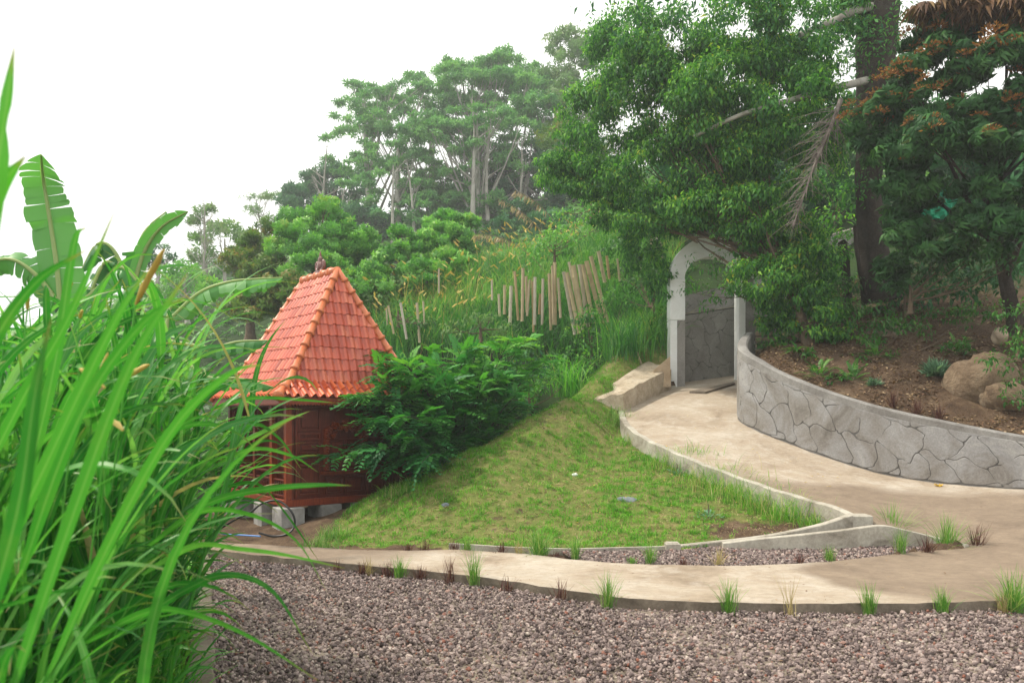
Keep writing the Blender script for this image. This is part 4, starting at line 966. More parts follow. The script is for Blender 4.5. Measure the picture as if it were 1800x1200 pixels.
UMB = [
 ('tall flat-topped feathery tree at the left end of the hill grove', (655, 425), (640, 210), 60, [(650, 168, 50), (610, 200, 34), (705, 160, 42), (600, 235, 26), (650, 215, 42), (612, 272, 34), (665, 262, 38), (690, 230, 40), (600, 300, 22)]),
 ('lower spreading feathery tree in front of the hill grove', (700, 440), (700, 270), 57, [(640, 325, 38), (700, 320, 44), (735, 285, 44), (670, 352, 36), (745, 345, 42), (700, 380, 40), (760, 312, 34)]),
 ('tallest umbrella-crowned tree of the grove, highest against the sky', (835, 420), (830, 170), 60, [(830, 118, 60), (770, 128, 38), (890, 118, 52), (935, 112, 30), (850, 150, 70), (775, 165, 40), (905, 150, 50), (945, 145, 25), (820, 195, 50)]),
 ('broad feathery tree with white forked trunks in mid grove', (850, 440), (840, 250), 56, [(745, 215, 40), (800, 235, 48), (860, 215, 50), (920, 205, 40), (725, 260, 35), (790, 275, 45), (850, 255, 50), (910, 250, 36), (880, 290, 36)]),
 ('feathery tree with drooping lower layers right of the white trunks', (910, 420), (910, 280), 57, [(935, 185, 36), (960, 225, 30), (880, 330, 34), (940, 285, 30), (900, 365, 36), (960, 330, 26), (850, 345, 30)]),
 ('slender pale-trunked feathery tree left of the white forked trunks', (765, 440), (760, 260), 59, [(690, 195, 32), (745, 190, 34), (700, 290, 34), (770, 300, 38), (640, 285, 30), (810, 320, 30)]),
]
OUTL = [(585, 300), (590, 240), (600, 190), (640, 152), (720, 165), (740, 125), (800, 110), (900, 108), (950, 105), (975, 160), (985, 300), (960, 400), (600, 400), (570, 350)]
extra = {k: [] for k in range(6)}
while sum(map(len, extra.values())) < 95:
    ex_, ey_ = rng.uniform(570, 985), rng.uniform(105, 405)
    if not inpoly(np.array([ex_]), np.array([ey_]), OUTL)[0]: continue
    kk_ = min(range(6), key=lambda q: min((ex_-c[0])**2+4*(ey_-c[1])**2 for c in UMB[q][4])); extra[kk_].append((ex_, ey_, rng.uniform(18, 36)))
for ui_, (lab, b, tp_, Yd, sp) in enumerate(UMB):
    base = at(b[0], b[1], Yd); cl = pads(sp+extra[ui_], Yd)
    make_tree('umbrella_tree', lab, 'tree', base, at(tp_[0], tp_[1]-20, Yd), .30, cl, M['leaf_albizia'], M['bark_pale'], T_whorl(4, .32, .25), .36, 210, group='feathery umbrella trees on the hill', outward=.5, droop=0, limbs=len(cl)//6, shell=.6, fork=.15, limb_r=.28, low=-.25, rshift=.6)
# extra pale stems of the grove
def bare(name, lab, base, h, lean, r0, n1, grp, mat=None, spread=.5):
    t = empty(name, base, lab, 'tree', grp); L_ = []
    tp = bez((0, 0, -.3), (lean, 0, h), np.array([rng.normal()*h*.04, 0, 0]), 10); L_.append((tp, np.linspace(r0, r0*.2, 10)))
    for _ in range(n1):
        q = rng.uniform(.3, .97); a = tp[int(q*9)]; d = nrm(np.array([rng.normal()*1, rng.normal()*.6, rng.uniform(.7, 1.8)])); ln = h*rng.uniform(.18, .4)*(1.25-q*.5)*spread*2
        e_ = a+d*ln; L_.append((bez(a, e_, np.array([0, 0, -.05*ln]), 6), np.linspace(r0*.3, r0*.06, 6)))
        for _ in range(4):
            s_ = a+(e_-a)*rng.uniform(.35, .95); d2 = nrm(d+unit(1)[0]*.8); L_.append((bez(s_, s_+d2*ln*.4, rng.normal(size=3)*.03*ln, 4), np.linspace(r0*.12, r0*.03, 4)))
    V, F = join_tubes(L_, 5); link('trunk', npmesh('trunk', V, F, None, True), mat or M['bark_pale'], t); return t
for px, pb, pt, Yd, r0, n1, lab in (
  (563, 385, 265, 60, .16, 9, 'tallest bare leafless tree standing out against the white sky'), (595, 400, 315, 58, .13, 8, 'small bare forked tree just right of the tallest leafless one'),
  (512, 385, 320, 62, .07, 6, 'thin leaning leafless stem at the left edge of the dark wood'),
  (690, 415, 290, 55, .17, 4, 'straight pale trunk, left of the pair in front of the grove'), (728, 400, 285, 55, .15, 4, 'straight pale trunk, right of the pair in front of the grove'),
  (830, 385, 200, 54, .22, 8, 'thick white trunk forking in the middle of the grove'), (858, 360, 215, 55, .16, 8, 'white leaning trunk right beside the thick forked one'),
  (912, 345, 240, 55, .12, 6, 'slim white trunk against the darkest tree')):
    b = at(px, pb, Yd); bare('bare_tree', lab, b-np.array([0, 0, .8]), (pb-pt)/FPX*Yd+.8, rng.uniform(-.6, .6), r0, n1, 'pale leafless trunks on the hill')
bare('bare_tree', 'sprawling leafless tree in front of the pale far-left tree', at(352, 505, 40), 3.6, .2, .07, 26, None, M['bark_pale'], .6)
# far-left trees
for lab, b, cl, mt, per, sz in (
 ('pale olive tree with a rounded top, left of the hut roof', at(395, 500, 44), [(395, 420, 44, 45, 38), (440, 430, 45, 30, 28), (355, 450, 44, 30, 28)], 'leaf_pale', 60, .32),
 ('thin-crowned tree rising above the pale olive tree', at(365, 490, 46), [(360, 372, 46, 22, 10), (345, 390, 46, 14, 8), (380, 402, 46, 22, 9), (352, 420, 46, 24, 10)], 'leaf_pale', 55, .3),
 ('faint lacy tree on the skyline left of the wooded hill', at(468, 440, 66), [(450, 350, 66, 24, 10), (478, 345, 66, 20, 8), (455, 372, 66, 26, 9), (480, 390, 66, 18, 10)], 'leaf_pale', 22, .3),
 ('small dark tree behind the yellow flower spike', at(275, 500, 42), [(283, 450, 42, 26, 24), (268, 465, 42, 20, 20)], 'leaf_dark', 70, .3),
 ('green tree filling the gap left of the hut roof', at(330, 560, 36), [(325, 490, 36, 40, 30), (370, 515, 35, 40, 30), (290, 520, 36, 30, 30)], 'leaf_round', 70, .3)):
    c = pc(cl); make_tree('tree', lab, 'tree', b, c[0][0], .12, split(c, 10, .4), M[mt], M['bark_pale'], T_whorl(5, .35, .3), sz, per, fork=.4)
# round bushy trees behind the hut
RND = [
 ('big round leafy tree rising directly behind the hut finial', 555, 410, 34, [(560, 400, 34, 55, 48), (520, 430, 33, 45, 40), (610, 430, 33, 50, 42), (640, 445, 34, 40, 36), (560, 470, 32, 60, 40), (600, 510, 31, 50, 35), (655, 500, 31, 35, 40)], 'leaf_round'),
 ('rust-tinged bushy tree left of the hut roof', 440, 450, 35, [(440, 450, 35, 40, 34), (475, 425, 35, 38, 32), (420, 480, 34, 32, 36), (470, 480, 33, 44, 36), (450, 540, 31, 48, 36), (500, 520, 31, 40, 40)], 'leaf_rust'),
 ('bright green tree with fanned leaves in the dip of the hill', 790, 400, 36, [(795, 390, 36, 34, 20), (775, 410, 36, 40, 22), (800, 425, 35, 34, 24)], 'leaf_round'),
 ('wide bushy tree right of the hut roof below the grove', 730, 440, 33, [(715, 435, 33, 42, 34), (760, 450, 33, 44, 36), (700, 470, 32, 38, 36), (750, 490, 31, 40, 30), (795, 470, 32, 30, 26)], 'leaf_round')]
for lab, px, py, Yd, cl, mt in RND:
    cl = [(q[0], q[1], q[2]-5.5, q[3]*1.08, q[4]*1.08) for q in cl]; Yd -= 5.5; c = pc(cl); make_tree('bushy_tree', lab, 'tree', at(px, py+140, Yd), c[0][0], .2, split(c, 16, .36, -.6), M[mt], M['bark'], T_whorl(5, .4, .3), .165, 640, group='bushy trees behind the hut', shell=.3)
make_tree('shrub', 'speckled yellow-green shrub beside the right roof slope', 'shrub', at(690, 570, 26), at(690, 530, 26), .06, split(pc([(690, 510, 26, 45, 34), (665, 545, 25, 30, 34), (720, 530, 26, 30, 26)]), 10, .4), M['leaf_pale'], M['bark'], T_leaf2(.5, .2), .16, 700)
make_tree('tree', 'hazy tall tree above the umbrella trees at the top of the hill', 'tree', at(1020, 300, 60), at(1010, 140, 60), .2, split(pc([(1000, 85, 60, 40, 30), (1040, 95, 60, 45, 40), (980, 140, 60, 40, 40), (1020, 190, 58, 55, 50), (1070, 170, 58, 45, 50), (1080, 90, 58, 40, 50), (1000, 240, 58, 50, 40)]), 13, .36), M['leaf_pale'], M['bark_pale'], T_whorl(5, .35, .4), .42, 75, fork=.2)
make_tree('tree', 'pale yellow-green tree where the hill meets the near laurel', 'tree', at(1000, 330, 45), at(990, 250, 45), .15, split(pc([(975, 250, 45, 35, 35), (1010, 235, 45, 40, 40), (990, 300, 44, 45, 35), (1040, 270, 45, 40, 50)]), 12, .35), M['leaf_rust'], M['bark'], T_whorl(5, .35, .4), .3, 85)

# ------------------------------------------------------------------ grass slope behind, tall grass
def blades(n, P, h, lean, wd, seg=4, az=None, curl=.8):
    """curved grass blades as one array: returns V,F,rnd,along,across"""
    P = np.asarray(P); az = rng.uniform(0, 2*math.pi, n) if az is None else az
    h = np.broadcast_to(h, (n,)); wd = np.broadcast_to(wd, (n,)); lean = np.broadcast_to(lean, (n,)); curl = np.broadcast_to(curl, (n,))
    t = np.linspace(0, 1, seg+1)[None]; el = (math.pi/2-lean[:, None])-curl[:, None]*1.6*t**1.5
    ds = h[:, None]/seg; hx = np.cumsum(np.cos(el)*ds, 1)-np.cos(el)*ds; hz = np.cumsum(np.sin(el)*ds, 1)-np.sin(el)*ds
    cx, cy = np.cos(az)[:, None], np.sin(az)[:, None]
    c = np.stack([P[:, 0:1]+hx*cx, P[:, 1:2]+hx*cy, P[:, 2:3]+hz], -1)
    wv = wd[:, None]*np.array([.55]+[1-.9*(k/seg)**2.2 for k in range(1, seg+1)])[None]/2
    tw = rng.uniform(-.8, .8, n)[:, None]; side = np.stack([-cy*np.cos(tw), cx*np.cos(tw), np.sin(tw)+0*cx], -1)*np.ones((1, seg+1, 1))
    V = np.concatenate([c-side*wv[..., None], c+side*wv[..., None]], 1).reshape(-1, 3)
    m_ = seg+1; k = np.arange(seg); Fq = np.stack([k, k+1, k+1+m_, k+m_], -1)
    F = (np.arange(n)[:, None, None]*2*m_+Fq[None]).reshape(-1, 4)
    rn = np.repeat(rng.random(n), 2*m_); al = np.tile(np.r_[t[0], t[0]], n)
    return V, F, rn, al
def grassobj(name, parts, mat, parent=None, origin=(0, 0, 0)): return build_scatter(name, parts, mat, parent, origin, True)
# tall hill grass (uncountable)
def inpx(poly, n, Y0, Y1):
    """sample ground points whose picture position lies in poly (pixel) and depth in range"""
    y = rng.uniform(Y0, Y1, n*3); px = rng.uniform(min(p[0] for p in poly), max(p[0] for p in poly), n*3); x = (px-900)/FPX*y; z = tz(x, y); py = HZ-(z-EYE)*FPX/y
    m_ = inpoly(px, py, poly); return np.column_stack([x, y, z])[m_][:n]
poly = [(640, 560), (700, 500), (800, 480), (850, 455), (960, 410), (1000, 350), (1100, 320), (1200, 430), (1180, 640), (1000, 640), (640, 640)]
P = inpx(poly, 9000, 19, 31); n = len(P)
P = P[rng.random(n) < .85]; n = len(P)
b1 = blades(n, P, rng.uniform(.5, 1.25, n), rng.uniform(.05, .5, n), rng.uniform(.02, .04, n), 4, curl=rng.uniform(.5, 1.3, n))
P2 = np.repeat(P[rng.integers(0, n, n)], 1, 0)+rng.normal(size=(n, 3))*[.12, .12, 0]
b2 = blades(n, P2, rng.uniform(.7, 1.6, n), rng.uniform(.02, .35, n), rng.uniform(.02, .035, n), 4, curl=rng.uniform(.4, 1.1, n))
for q_, PP in ((0, P), (1, P2)):
    bb = (b1, b2)[q_]; sp_ = np.clip(.42+.28*snoise(PP[:, 0], PP[:, 1], .18, 91, 3)+rng.normal(0, .2, len(PP)), 0, 1)
    if q_ == 0: b1 = (bb[0], bb[1], np.repeat(sp_, 10), bb[3])
    else: b2 = (bb[0], bb[1], np.repeat(sp_, 10), bb[3])
tag(grassobj('tall_grass', [b1, b2], M['grass_hill']), 'tall bright grass covering the slope around the bamboo stakes', 'grass', kind='stuff')
P = inpx([(660, 560), (800, 510), (1000, 420), (1110, 340), (1180, 420), (1000, 480), (760, 640), (640, 640)], 330, 20, 32); n = len(P)
P[:, 2] += .1
V1 = blades(n, P, rng.uniform(1.1, 1.8, n), rng.uniform(.1, .5, n), np.full(n, .012), 5, curl=np.full(n, .6))
tips = V1[0].reshape(n, 2, 6, 3).mean(1)[:, -1]; prev = V1[0].reshape(n, 2, 6, 3).mean(1)[:, -2]
Tm = np.array([(-.02, 0, 0), (.02, 0, 0), (.025, .12, .01), (-.025, .12, .01), (0, .22, 0)]); Fc = np.array([(0, 1, 2), (0, 2, 3), (3, 2, 4)])
heads = scat(Tm, Fc, tips, nrm(tips-prev), unit(n), 1.0); heads2 = scat(Tm, Fc, tips, nrm(tips-prev), unit(n), 1.0)
V1t = (V1[0], np.concatenate([V1[1][:, [0, 1, 2]], V1[1][:, [0, 2, 3]]]), V1[2], V1[3])
tag(build_scatter('seed_stalks', [V1t, heads, heads2], M['spike']), 'yellow seed spikes scattered through the slope grass', 'grass', kind='stuff')
# plume stalks (arching dry seed panicles)
for lab, a, b, Yd in (('arching dry seed plume nearest the dark trees, left of the pair', (990, 470), (875, 350), 27), ('arching dry seed plume rising right of the longest one', (1010, 450), (905, 335), 28), ('low drooping dry seed plume above the bamboo stakes', (960, 480), (830, 412), 26)):
    base = at(a[0], a[1], Yd); tip = at(b[0], b[1], Yd); st = bez(base, tip, np.array([.15, 0, .75]), 14)
    e_ = empty('seed_plume', base, lab, 'grass', 'dry seed plumes on the slope'); V, F = tube(st, np.linspace(.016, .006, 14), 5); link('stem', npmesh('stem', V-base, F), M['seed'], e_)
    k = 46; q = rng.uniform(.5, 1, k); pp = np.column_stack([np.interp(q, np.linspace(0, 1, 14), st[:, j]) for j in range(3)])
    tm, fc = T_leaf2(.25, .1); build_scatter('seeds', [scat(tm, fc, pp, nrm(np.array([-.3, 0, -.9])+unit(k)*.35), unit(k), rng.uniform(.12, .3, k))], M['seed'], e_, base)

# bamboo stakes
STK = [(200,375,232,490,8),(270,360,305,520,9),(363,360,378,540,9),(398,350,405,440,6),(190,395,196,440,5),(487,168,487,260,6),(787,230,787,300,7),(825,310,830,390,8),(858,260,858,380,9),(895,265,888,440,11),(915,182,935,415,9),(962,165,957,420,10),(980,210,985,370,9),(1000,230,985,390,8),(1015,240,1022,480,8),(1030,215,1028,440,10),(1060,310,1055,380,9),(1075,225,1070,440,9),(1110,195,1120,470,10),(1128,150,1133,440,8),(1142,132,1145,440,10),(1160,220,1175,400,9),(1192,185,1255,495,12),(1210,190,1280,490,13),(1222,130,1300,470,9),(1245,150,1300,440,18),(1280,145,1330,450,13),(1300,145,1360,430,13),(1320,125,1410,430,15),(1345,98,1440,425,13),(1388,68,1425,200,12),(1435,95,1450,180,9),(1685,0,1712,100,9),(1710,-30,1735,90,9),(1740,10,1755,90,7),(1495,110,1510,200,7)]
def fence_part(idx, lab):
    s0 = STK[idx[0]]; o = at(620+s0[2]/3.214, 420+s0[3]/3.214, 22.5); e_ = empty('bamboo_fence', o, lab, 'fence', 'bamboo stakes on the slope')
    for i_ in idx:
        x0, y0, x1, y1, w_ = STK[i_]; Yd = 22+ (0 if i_ % 2 else .25)
        a = at(620+x1/3.214, 420+y1/3.214+14, Yd+.1); b = at(620+x0/3.214, 420+y0/3.214, Yd); r_ = w_/3.214/FPX*Yd*.5*1.7
        n_ = 13; t = np.linspace(0, 1, n_*2); P = a+(b-a)*t[:, None]; rad = np.full(n_*2, r_); rad[::5] *= 1.12
        V, F = tube(P-o, rad, 8); V = list(map(tuple, V)); F = [tuple(f) for f in F]; b_ = len(V)-8; V.append(tuple(b-o-np.array([0, 0, .03]))); F += [(b_+k, b_+(k+1) % 8, len(V)-1) for k in range(8)]
        link('bamboo_stake', pymesh('bamboo_stake', V, F, False), M['bamboo'], e_)
fence_part(range(0, 6), 'sparse short bamboo stakes just right of the hut roof')
fence_part(range(6, 22), 'upright split-bamboo stakes in the middle of the slope fence')
fence_part(list(range(22, 32))+[35], 'thick bamboo stakes leaning left at the right end of the fence')
fence_part(range(32, 35), 'cluster of leaning bamboo stakes high above, half hidden by laurel leaves')

# ------------------------------------------------------------------ short grass on the mound
def in_mound(n):
    mp_ = np.array(mound_poly); x = rng.uniform(mp_[:, 0].min(), mp_[:, 0].max(), n); y = rng.uniform(mp_[:, 1].min(), mp_[:, 1].max(), n)
    m_ = inpoly(x, y, mound_poly) & ~inpoly(x, y, cp2); x, y = x[m_], y[m_]
    d = .8*snoise(x, y, 1.1, 41, 2)+1.1*snoise(x, y, 4.5, 43, 3)+.4*snoise(x, y, .35, 5)-2.6*np.exp(-(((x-3.3)/.85)**2+((y-10.9)/.4)**2))
    return x, y, d
x, y, d = in_mound(120000); k = rng.random(len(x)) < np.clip(.5+.85*d, .08, 1); x, y, d = x[k], y[k], d[k]; n = len(x)
z = tz(x, y); h = rng.uniform(.03, .08, n)*np.clip(.75+.45*d, .45, 1.7)
g = blades(n, np.column_stack([x, y, z-.004]), h, rng.uniform(.1, .9, n), rng.uniform(.006, .013, n), 2)
rn = np.clip(rng.random(n)*.5+.38-.26*d+.2*snoise(x, y, .5, 77, 2), 0, 1); g = (g[0], g[1], np.repeat(rn, 6), g[3])
cx_, cy_, cd_ = in_mound(26000); k = rng.random(len(cx_)) < np.clip(.35+.7*cd_, .03, 1); cx_, cy_, cd_ = cx_[k], cy_[k], cd_[k]; nc_ = len(cx_); kb = 9
Pc = np.repeat(np.column_stack([cx_, cy_, np.zeros(nc_)]), kb, 0)+rng.normal(size=(nc_*kb, 3))*[.022, .016, 0]; Pc[:, 2] = tz(Pc[:, 0], Pc[:, 1])-.004
hc_ = np.repeat(rng.lognormal(math.log(.062), .35, nc_), kb)*rng.uniform(.6, 1.2, nc_*kb)
g2 = blades(nc_*kb, Pc, hc_, np.abs(rng.normal(0, .7, nc_*kb)), np.full(nc_*kb, .009), 2, curl=rng.uniform(.3, 1.1, nc_*kb))
g2 = (g2[0], g2[1], np.repeat(np.clip(np.repeat(rng.normal(.34, .2, nc_), kb)+rng.normal(0, .1, nc_*kb), 0, .85), 6), g2[3])
tag(grassobj('lawn_grass', [g, g2], M['grass_short']), 'short patchy green grass covering the steep mound', 'grass', kind='stuff')
print('lawn', n)
# dead straw and litter on mound
x, y, d = in_mound(30000); n = len(x); P = np.column_stack([x, y, tz(x, y)+.012])
tm, fc = T_leaf2(.14, .05); fwd = unit(n); fwd[:, 2] *= .25
tag(build_scatter('dry_straw', [scat(tm, fc, P, nrm(fwd), np.tile([0, 0, 1.], (n, 1)), rng.uniform(.02, .09, n))], M['litter']), 'dry straw and clippings strewn over the mound', 'straw', kind='stuff')
# bank litter
n = 26000; x = rng.uniform(4.6, 11, n); y = rng.uniform(12.2, 21, n); m = ~inpoly(x, y, cp2); x, y = x[m], y[m]; z = tz(x, y); n = len(x)
tm, fc = T_leaf2(.5, .15); fwd = unit(n); fwd[:, 2] *= .3
keep = snoise(x, y, .6, 55, 3)+.3 > rng.normal(0, .4, n); x, y, z, fwd = x[keep], y[keep], z[keep], fwd[keep]; n = len(x)
tag(build_scatter('leaf_litter', [scat(tm, fc, np.column_stack([x, y, z+.015]), nrm(fwd), np.tile([0, 0, 1.], (n, 1))+unit(n)*.3, rng.uniform(.03, .1, n))], M['litter']), 'dry leaf litter on the bare bank above the curved wall', 'litter', kind='stuff')

# ------------------------------------------------------------------ grass tufts beside the paths
def tuft(base, kind, h, lab, grp, wide=1.0, n=None):
    cfg = {'g': ('grass_tuft', 46, .006, .35, 1.0), 'd': ('grass_purple', 34, .009, .55, .6), 's': ('grass_dry', 26, .006, .6, .8), 't': ('grass_dry', 9, .007, .4, .15), 'w': ('grass_tuft', 90, .007, .5, .9)}[kind]
    mt, nn, wd, ln, cu = cfg; nn = n or nn
    P = np.tile(base, (nn, 1))+rng.normal(size=(nn, 3))*[.018*wide, .018*wide, 0]
    nn = int(nn*2.3); P = np.tile(base, (nn, 1))+rng.normal(size=(nn, 3))*[.022*wide, .022*wide, 0]; b = blades(nn, P, h*rng.uniform(.7, 1.5, nn), np.abs(rng.normal(0, ln*.75*wide, nn)), np.full(nn, wd), 4, curl=rng.uniform(.1, .7, nn)*cu)
    return tag(grassobj('grass_tuft', [b], M[mt], None, base), lab, 'grass tuft', grp)
def px7(x, y): return 560+x/2.727, 760+y/2.727
def px6(x, y): return 1160+x/2.8125, 860+y/2.8125
FR = [(*px7(95, 628), 'd', 26), (*px7(205, 645), 'd', 26), (*px7(240, 652), 's', 26), (*px7(330, 655), 'd', 32), (*px7(390, 655), 'g', 34), (*px7(485, 672), 'd', 34), (*px7(625, 695), 'd', 45), (*px7(745, 718), 'g', 55), (*px7(905, 742), 'd', 34), (*px7(1160, 780), 'd', 40), (*px7(1385, 815), 'g', 52),
      (*px6(340, 590), 'g', 52), (*px6(650, 570), 't', 55), (*px6(1035, 570), 'g', 46), (*px6(1400, 597), 'g', 40), (*px6(1745, 590), 'w', 62), (*px6(1690, 575), 's', 30)]
BK = [(*px7(430, 572), 'd', 22), (*px7(510, 570), 'd', 28), (*px7(650, 580), 'd', 26), (*px7(710, 583), 'g', 28), (*px7(875, 592), 'd', 34), (*px7(960, 596), 's', 28), (*px7(1055, 602), 'w', 46), (*px7(1140, 606), 'd', 18), (*px7(1230, 615), 'g', 38), (*px7(1500, 630), 'g', 14), (*px7(1590, 632), 'g', 34),
      (*px6(115, 375), 'd', 24), (*px6(290, 378), 's', 34), (*px6(690, 366), 'd', 24), (*px6(840, 358), 'g', 26), (*px6(1190, 325), 'g', 40), (*px6(1150, 250), 'w', 55), (*px6(1320, 320), 'd', 34), (*px6(1420, 300), 'w', 50), (*px6(1565, 304), 'd', 46)]
ORD = ['first', 'second', 'third', 'fourth', 'fifth', 'sixth', 'seventh', 'eighth', 'ninth', 'tenth', 'eleventh', 'twelfth', 'thirteenth']
NM = {'g': 'green', 'd': 'dark purple', 's': 'straw-coloured', 't': 'twiggy dry', 'w': 'bushy green'}
for L_, where, z0 in ((FR, 'from the left along the near path edge', -.01), (BK, 'from the left along the far path edge', .06)):
    L_.sort(); cnt = {}; tot = {}
    for q in L_: tot[q[2]] = tot.get(q[2], 0)+1
    for px, py, kd, hp in L_:
        b = gp(px, py, z0); E_ = front if L_ is FR else rear[2:]
        eY = [q for q in sorted(((900+FPX*e[0]/e[1], e[1]) for e in E_))]; ye = float(np.interp(px, [q[0] for q in eY], [q[1] for q in eY]))
        if L_ is FR: yy = min(b[1], ye-.05-.02*(int(px) % 4)); b = np.array([(px-900)/FPX*yy, yy, -.02])
        elif px < 1500: yy = max(b[1], ye+.04+.03*(int(px) % 4)); b = np.array([(px-900)/FPX*yy, yy, .03])
        c_ = cnt.get(kd, 0); cnt[kd] = c_+1
        lab = (f'the only {NM[kd]} grass tuft ' if tot[kd] == 1 else f'{ORD[c_]} {NM[kd]} grass tuft ')+where
        tuft(b, kd, hp/FPX*b[1]*(.62+.3*((int(px)*13) % 10)/10 if kd == 'd' else 1), lab, 'grass tufts beside the path', n=(None if kd != 'd' else 14+int(px*7) % 16), wide={'w': 1.7}.get(kd, 1.15 if kd == 'd' else 1))
# long grass against the ramp kerb
for px, py, Yd, hp, w_, lab in ((1340, 905, 11.9, 55, 3, 'thick green grass clump leaning on the ramp kerb, nearest the bare soil'), (1390, 918, 11.4, 60, 3, 'thick green grass clump at the lower end of the ramp kerb'), (1435, 925, 11.0, 45, 2, 'small wispy grass clump in the angle of the two kerbs'),
     (1250, 862, 13.0, 45, 4, 'green grass clump halfway down the ramp kerb'), (1195, 825, 13.9, 40, 4, 'green grass clump below the widest bend of the ramp'), (1300, 885, 12.4, 50, 4, 'spreading grass clump on the slope below the ramp kerb'),
     (1092, 745, 16.6, 34, 2.5, 'dry-tipped grass clump at the round turn of the kerb'), (1110, 790, 15.4, 26, 2, 'small grass clump left of the kerb bend'), (575, 955, 11.6, 40, 2, 'yellowing grass clump at the left foot of the mound'), (560, 975, 10.6, 34, 2, 'dry grass clump beside the path near the hut'), (700, 870, 12.9, 34, 2, 'thin wispy grass growing by the hut wall on the mound crest')):
    b = at(px, py, Yd); b[2] = tz1(b[0], b[1]); n_ = int(110*w_)
    P = np.tile(b, (n_, 1))+rng.normal(size=(n_, 3))*[.07*w_, .04*w_, 0]; P[:, 2] = tz(P[:, 0], P[:, 1])
    bl = blades(n_, P, hp/FPX*Yd*rng.uniform(.35, 1.05, n_), np.abs(rng.normal(0, .4, n_)), np.full(n_, .008), 4, curl=rng.uniform(.3, 1.2, n_))
    tag(grassobj('grass_clump', [bl], M['grass_short'] if 'dry' not in lab and 'yellow' not in lab else M['grass_tuft'], None, b), lab, 'grass')

# ------------------------------------------------------------------ laurel over the gate, mango, big trunk
LA = [(1240, 230, 18, 60, 50), (1340, 110, 18, 70, 50), (1200, 130, 18.5, 70, 50), (1400, 110, 17.8, 60, 50), (1320, 220, 18.2, 60, 40), (1085, 95, 19.5, 60, 55), (1040, 190, 20, 55, 50), (985, 300, 20.5, 50, 45), (1060, 370, 20, 50, 36), (1110, 60, 19, 60, 60), (1120, 150, 19, 75, 75), (1190, 80, 18, 90, 80), (1290, 40, 17, 90, 60), (1390, 60, 17, 80, 60), (1080, 240, 19, 75, 65), (1180, 200, 18, 85, 75), (1290, 150, 17, 90, 70), (1390, 170, 16.5, 80, 60), (1010, 260, 20, 45, 45), (1040, 310, 20, 60, 40), (1150, 300, 18.5, 85, 60), (1260, 280, 17.5, 90, 70), (1360, 270, 17, 80, 60), (1450, 130, 17, 55, 60), (1450, 240, 17, 50, 70), (1200, 365, 18.3, 90, 45), (1300, 370, 17.5, 90, 50), (1390, 370, 17, 70, 60), (1130, 420, 20, 40, 50), (1160, 480, 19.8, 36, 55), (1330, 450, 17.5, 45, 36), (1395, 520, 17, 50, 40), (1340, 490, 17, 70, 45), (1420, 480, 17, 60, 50), (1360, 560, 17.3, 36, 35), (1440, 560, 17, 60, 40), (1480, 20, 18, 55, 40), (1400, 440, 18, 70, 40)]
lc = pc([q if len(q) > 5 else (*q, q[3]*q[2]/FPX*.9) for q in LA]); lcl = split(lc, 17, .42, -.95)
lt = make_tree('laurel_tree', 'large leafy tree leaning over the gate, its crown filling the upper middle', 'tree', at(1425, 590, 17), at(1310, 340, 17.3), .13, lcl, M['leaf_laurel'], M['bark'], T_leaf(.4, .3), .122, 1900, droop=.55, outward=.45, limbs=26, shell=.5, fork=.3, limb_r=.25, rshift=.75, low=-1)
# sprays hanging in front of the gate
make_tree('laurel_sapling', 'thin leafy spray hanging across the gate opening', 'tree', at(1338, 520, 18.6), at(1260, 500, 18.4), .03, pc([(1225, 500, 18.3, 26, 12), (1250, 470, 18.3, 26, 14), (1215, 455, 18.4, 12, 14), (1260, 520, 18.3, 26, 10), (1238, 540, 18.4, 16, 8), (1290, 500, 18.4, 24, 18), (1262, 445, 18.4, 18, 12), (1205, 510, 18.5, 14, 10)]), M['leaf_laurel'], M['bark'], T_leaf(.34, .3), .125, 700, droop=.5, limbs=8, low=-1)
P = [at(1548, 8, 18.3), at(1500, 20, 17.6), at(1470, 35, 17.4), at(1405, 62, 17.2)]; tag(MB().tube(crom(P, 5), np.linspace(.1, .06, 16), 8).build('branch', M['bark_pale'], smooth=True), 'pale sawn branch crossing the sky gap left of the big trunk', 'branch')
P = [at(1530, 140, 18.2), at(1470, 155, 17.2), at(1420, 168, 16.6), at(1360, 185, 16.5), at(1300, 203, 16.6), at(1220, 240, 17)]; tag(MB().tube(crom(P, 5), np.linspace(.09, .035, 26), 8).build('branch', M['bark_pale'], smooth=True), 'pale broken branch among the laurel leaves', 'branch')
bt = empty('big_tree', at(1545, 500, 18.2), 'huge dark vine-wrapped trunk rising out of the top of the picture', 'tree'); bl_ = np.array(bt.location)
P = crom([at(1550, 530, 18.2), at(1535, 430, 18.2), at(1528, 330, 18.2), at(1532, 200, 18.3), at(1540, 80, 18.3), at(1545, -60, 18.4), at(1550, -250, 18.5)], 5)
V, F = join_tubes([(P, np.interp(np.arange(len(P)), [0, 5, 10, 30], [.42, .3, .27, .55])), (crom([at(1500, 400, 18.1), at(1510, 460, 18.0), at(1520, 520, 18.1)], 4), np.full(9, .05)), (crom([at(1480, 425, 18.6), at(1486, 480, 18.6), at(1490, 560, 18.6)], 4), np.full(9, .12)), (crom([at(1545, -20, 18.4), at(1650, -120, 18), at(1800, -220, 17)], 5), np.linspace(.3, .1, 11)), (crom([at(1545, 20, 18.4), at(1450, -90, 18), at(1330, -200, 17)], 5), np.linspace(.3, .1, 11))], 12)
V += .03*np.sin(V*23)[:, [1, 2, 0]]
link('trunk', npmesh('trunk', V-bl_, F, None, True), M['bark_dark'], bt)
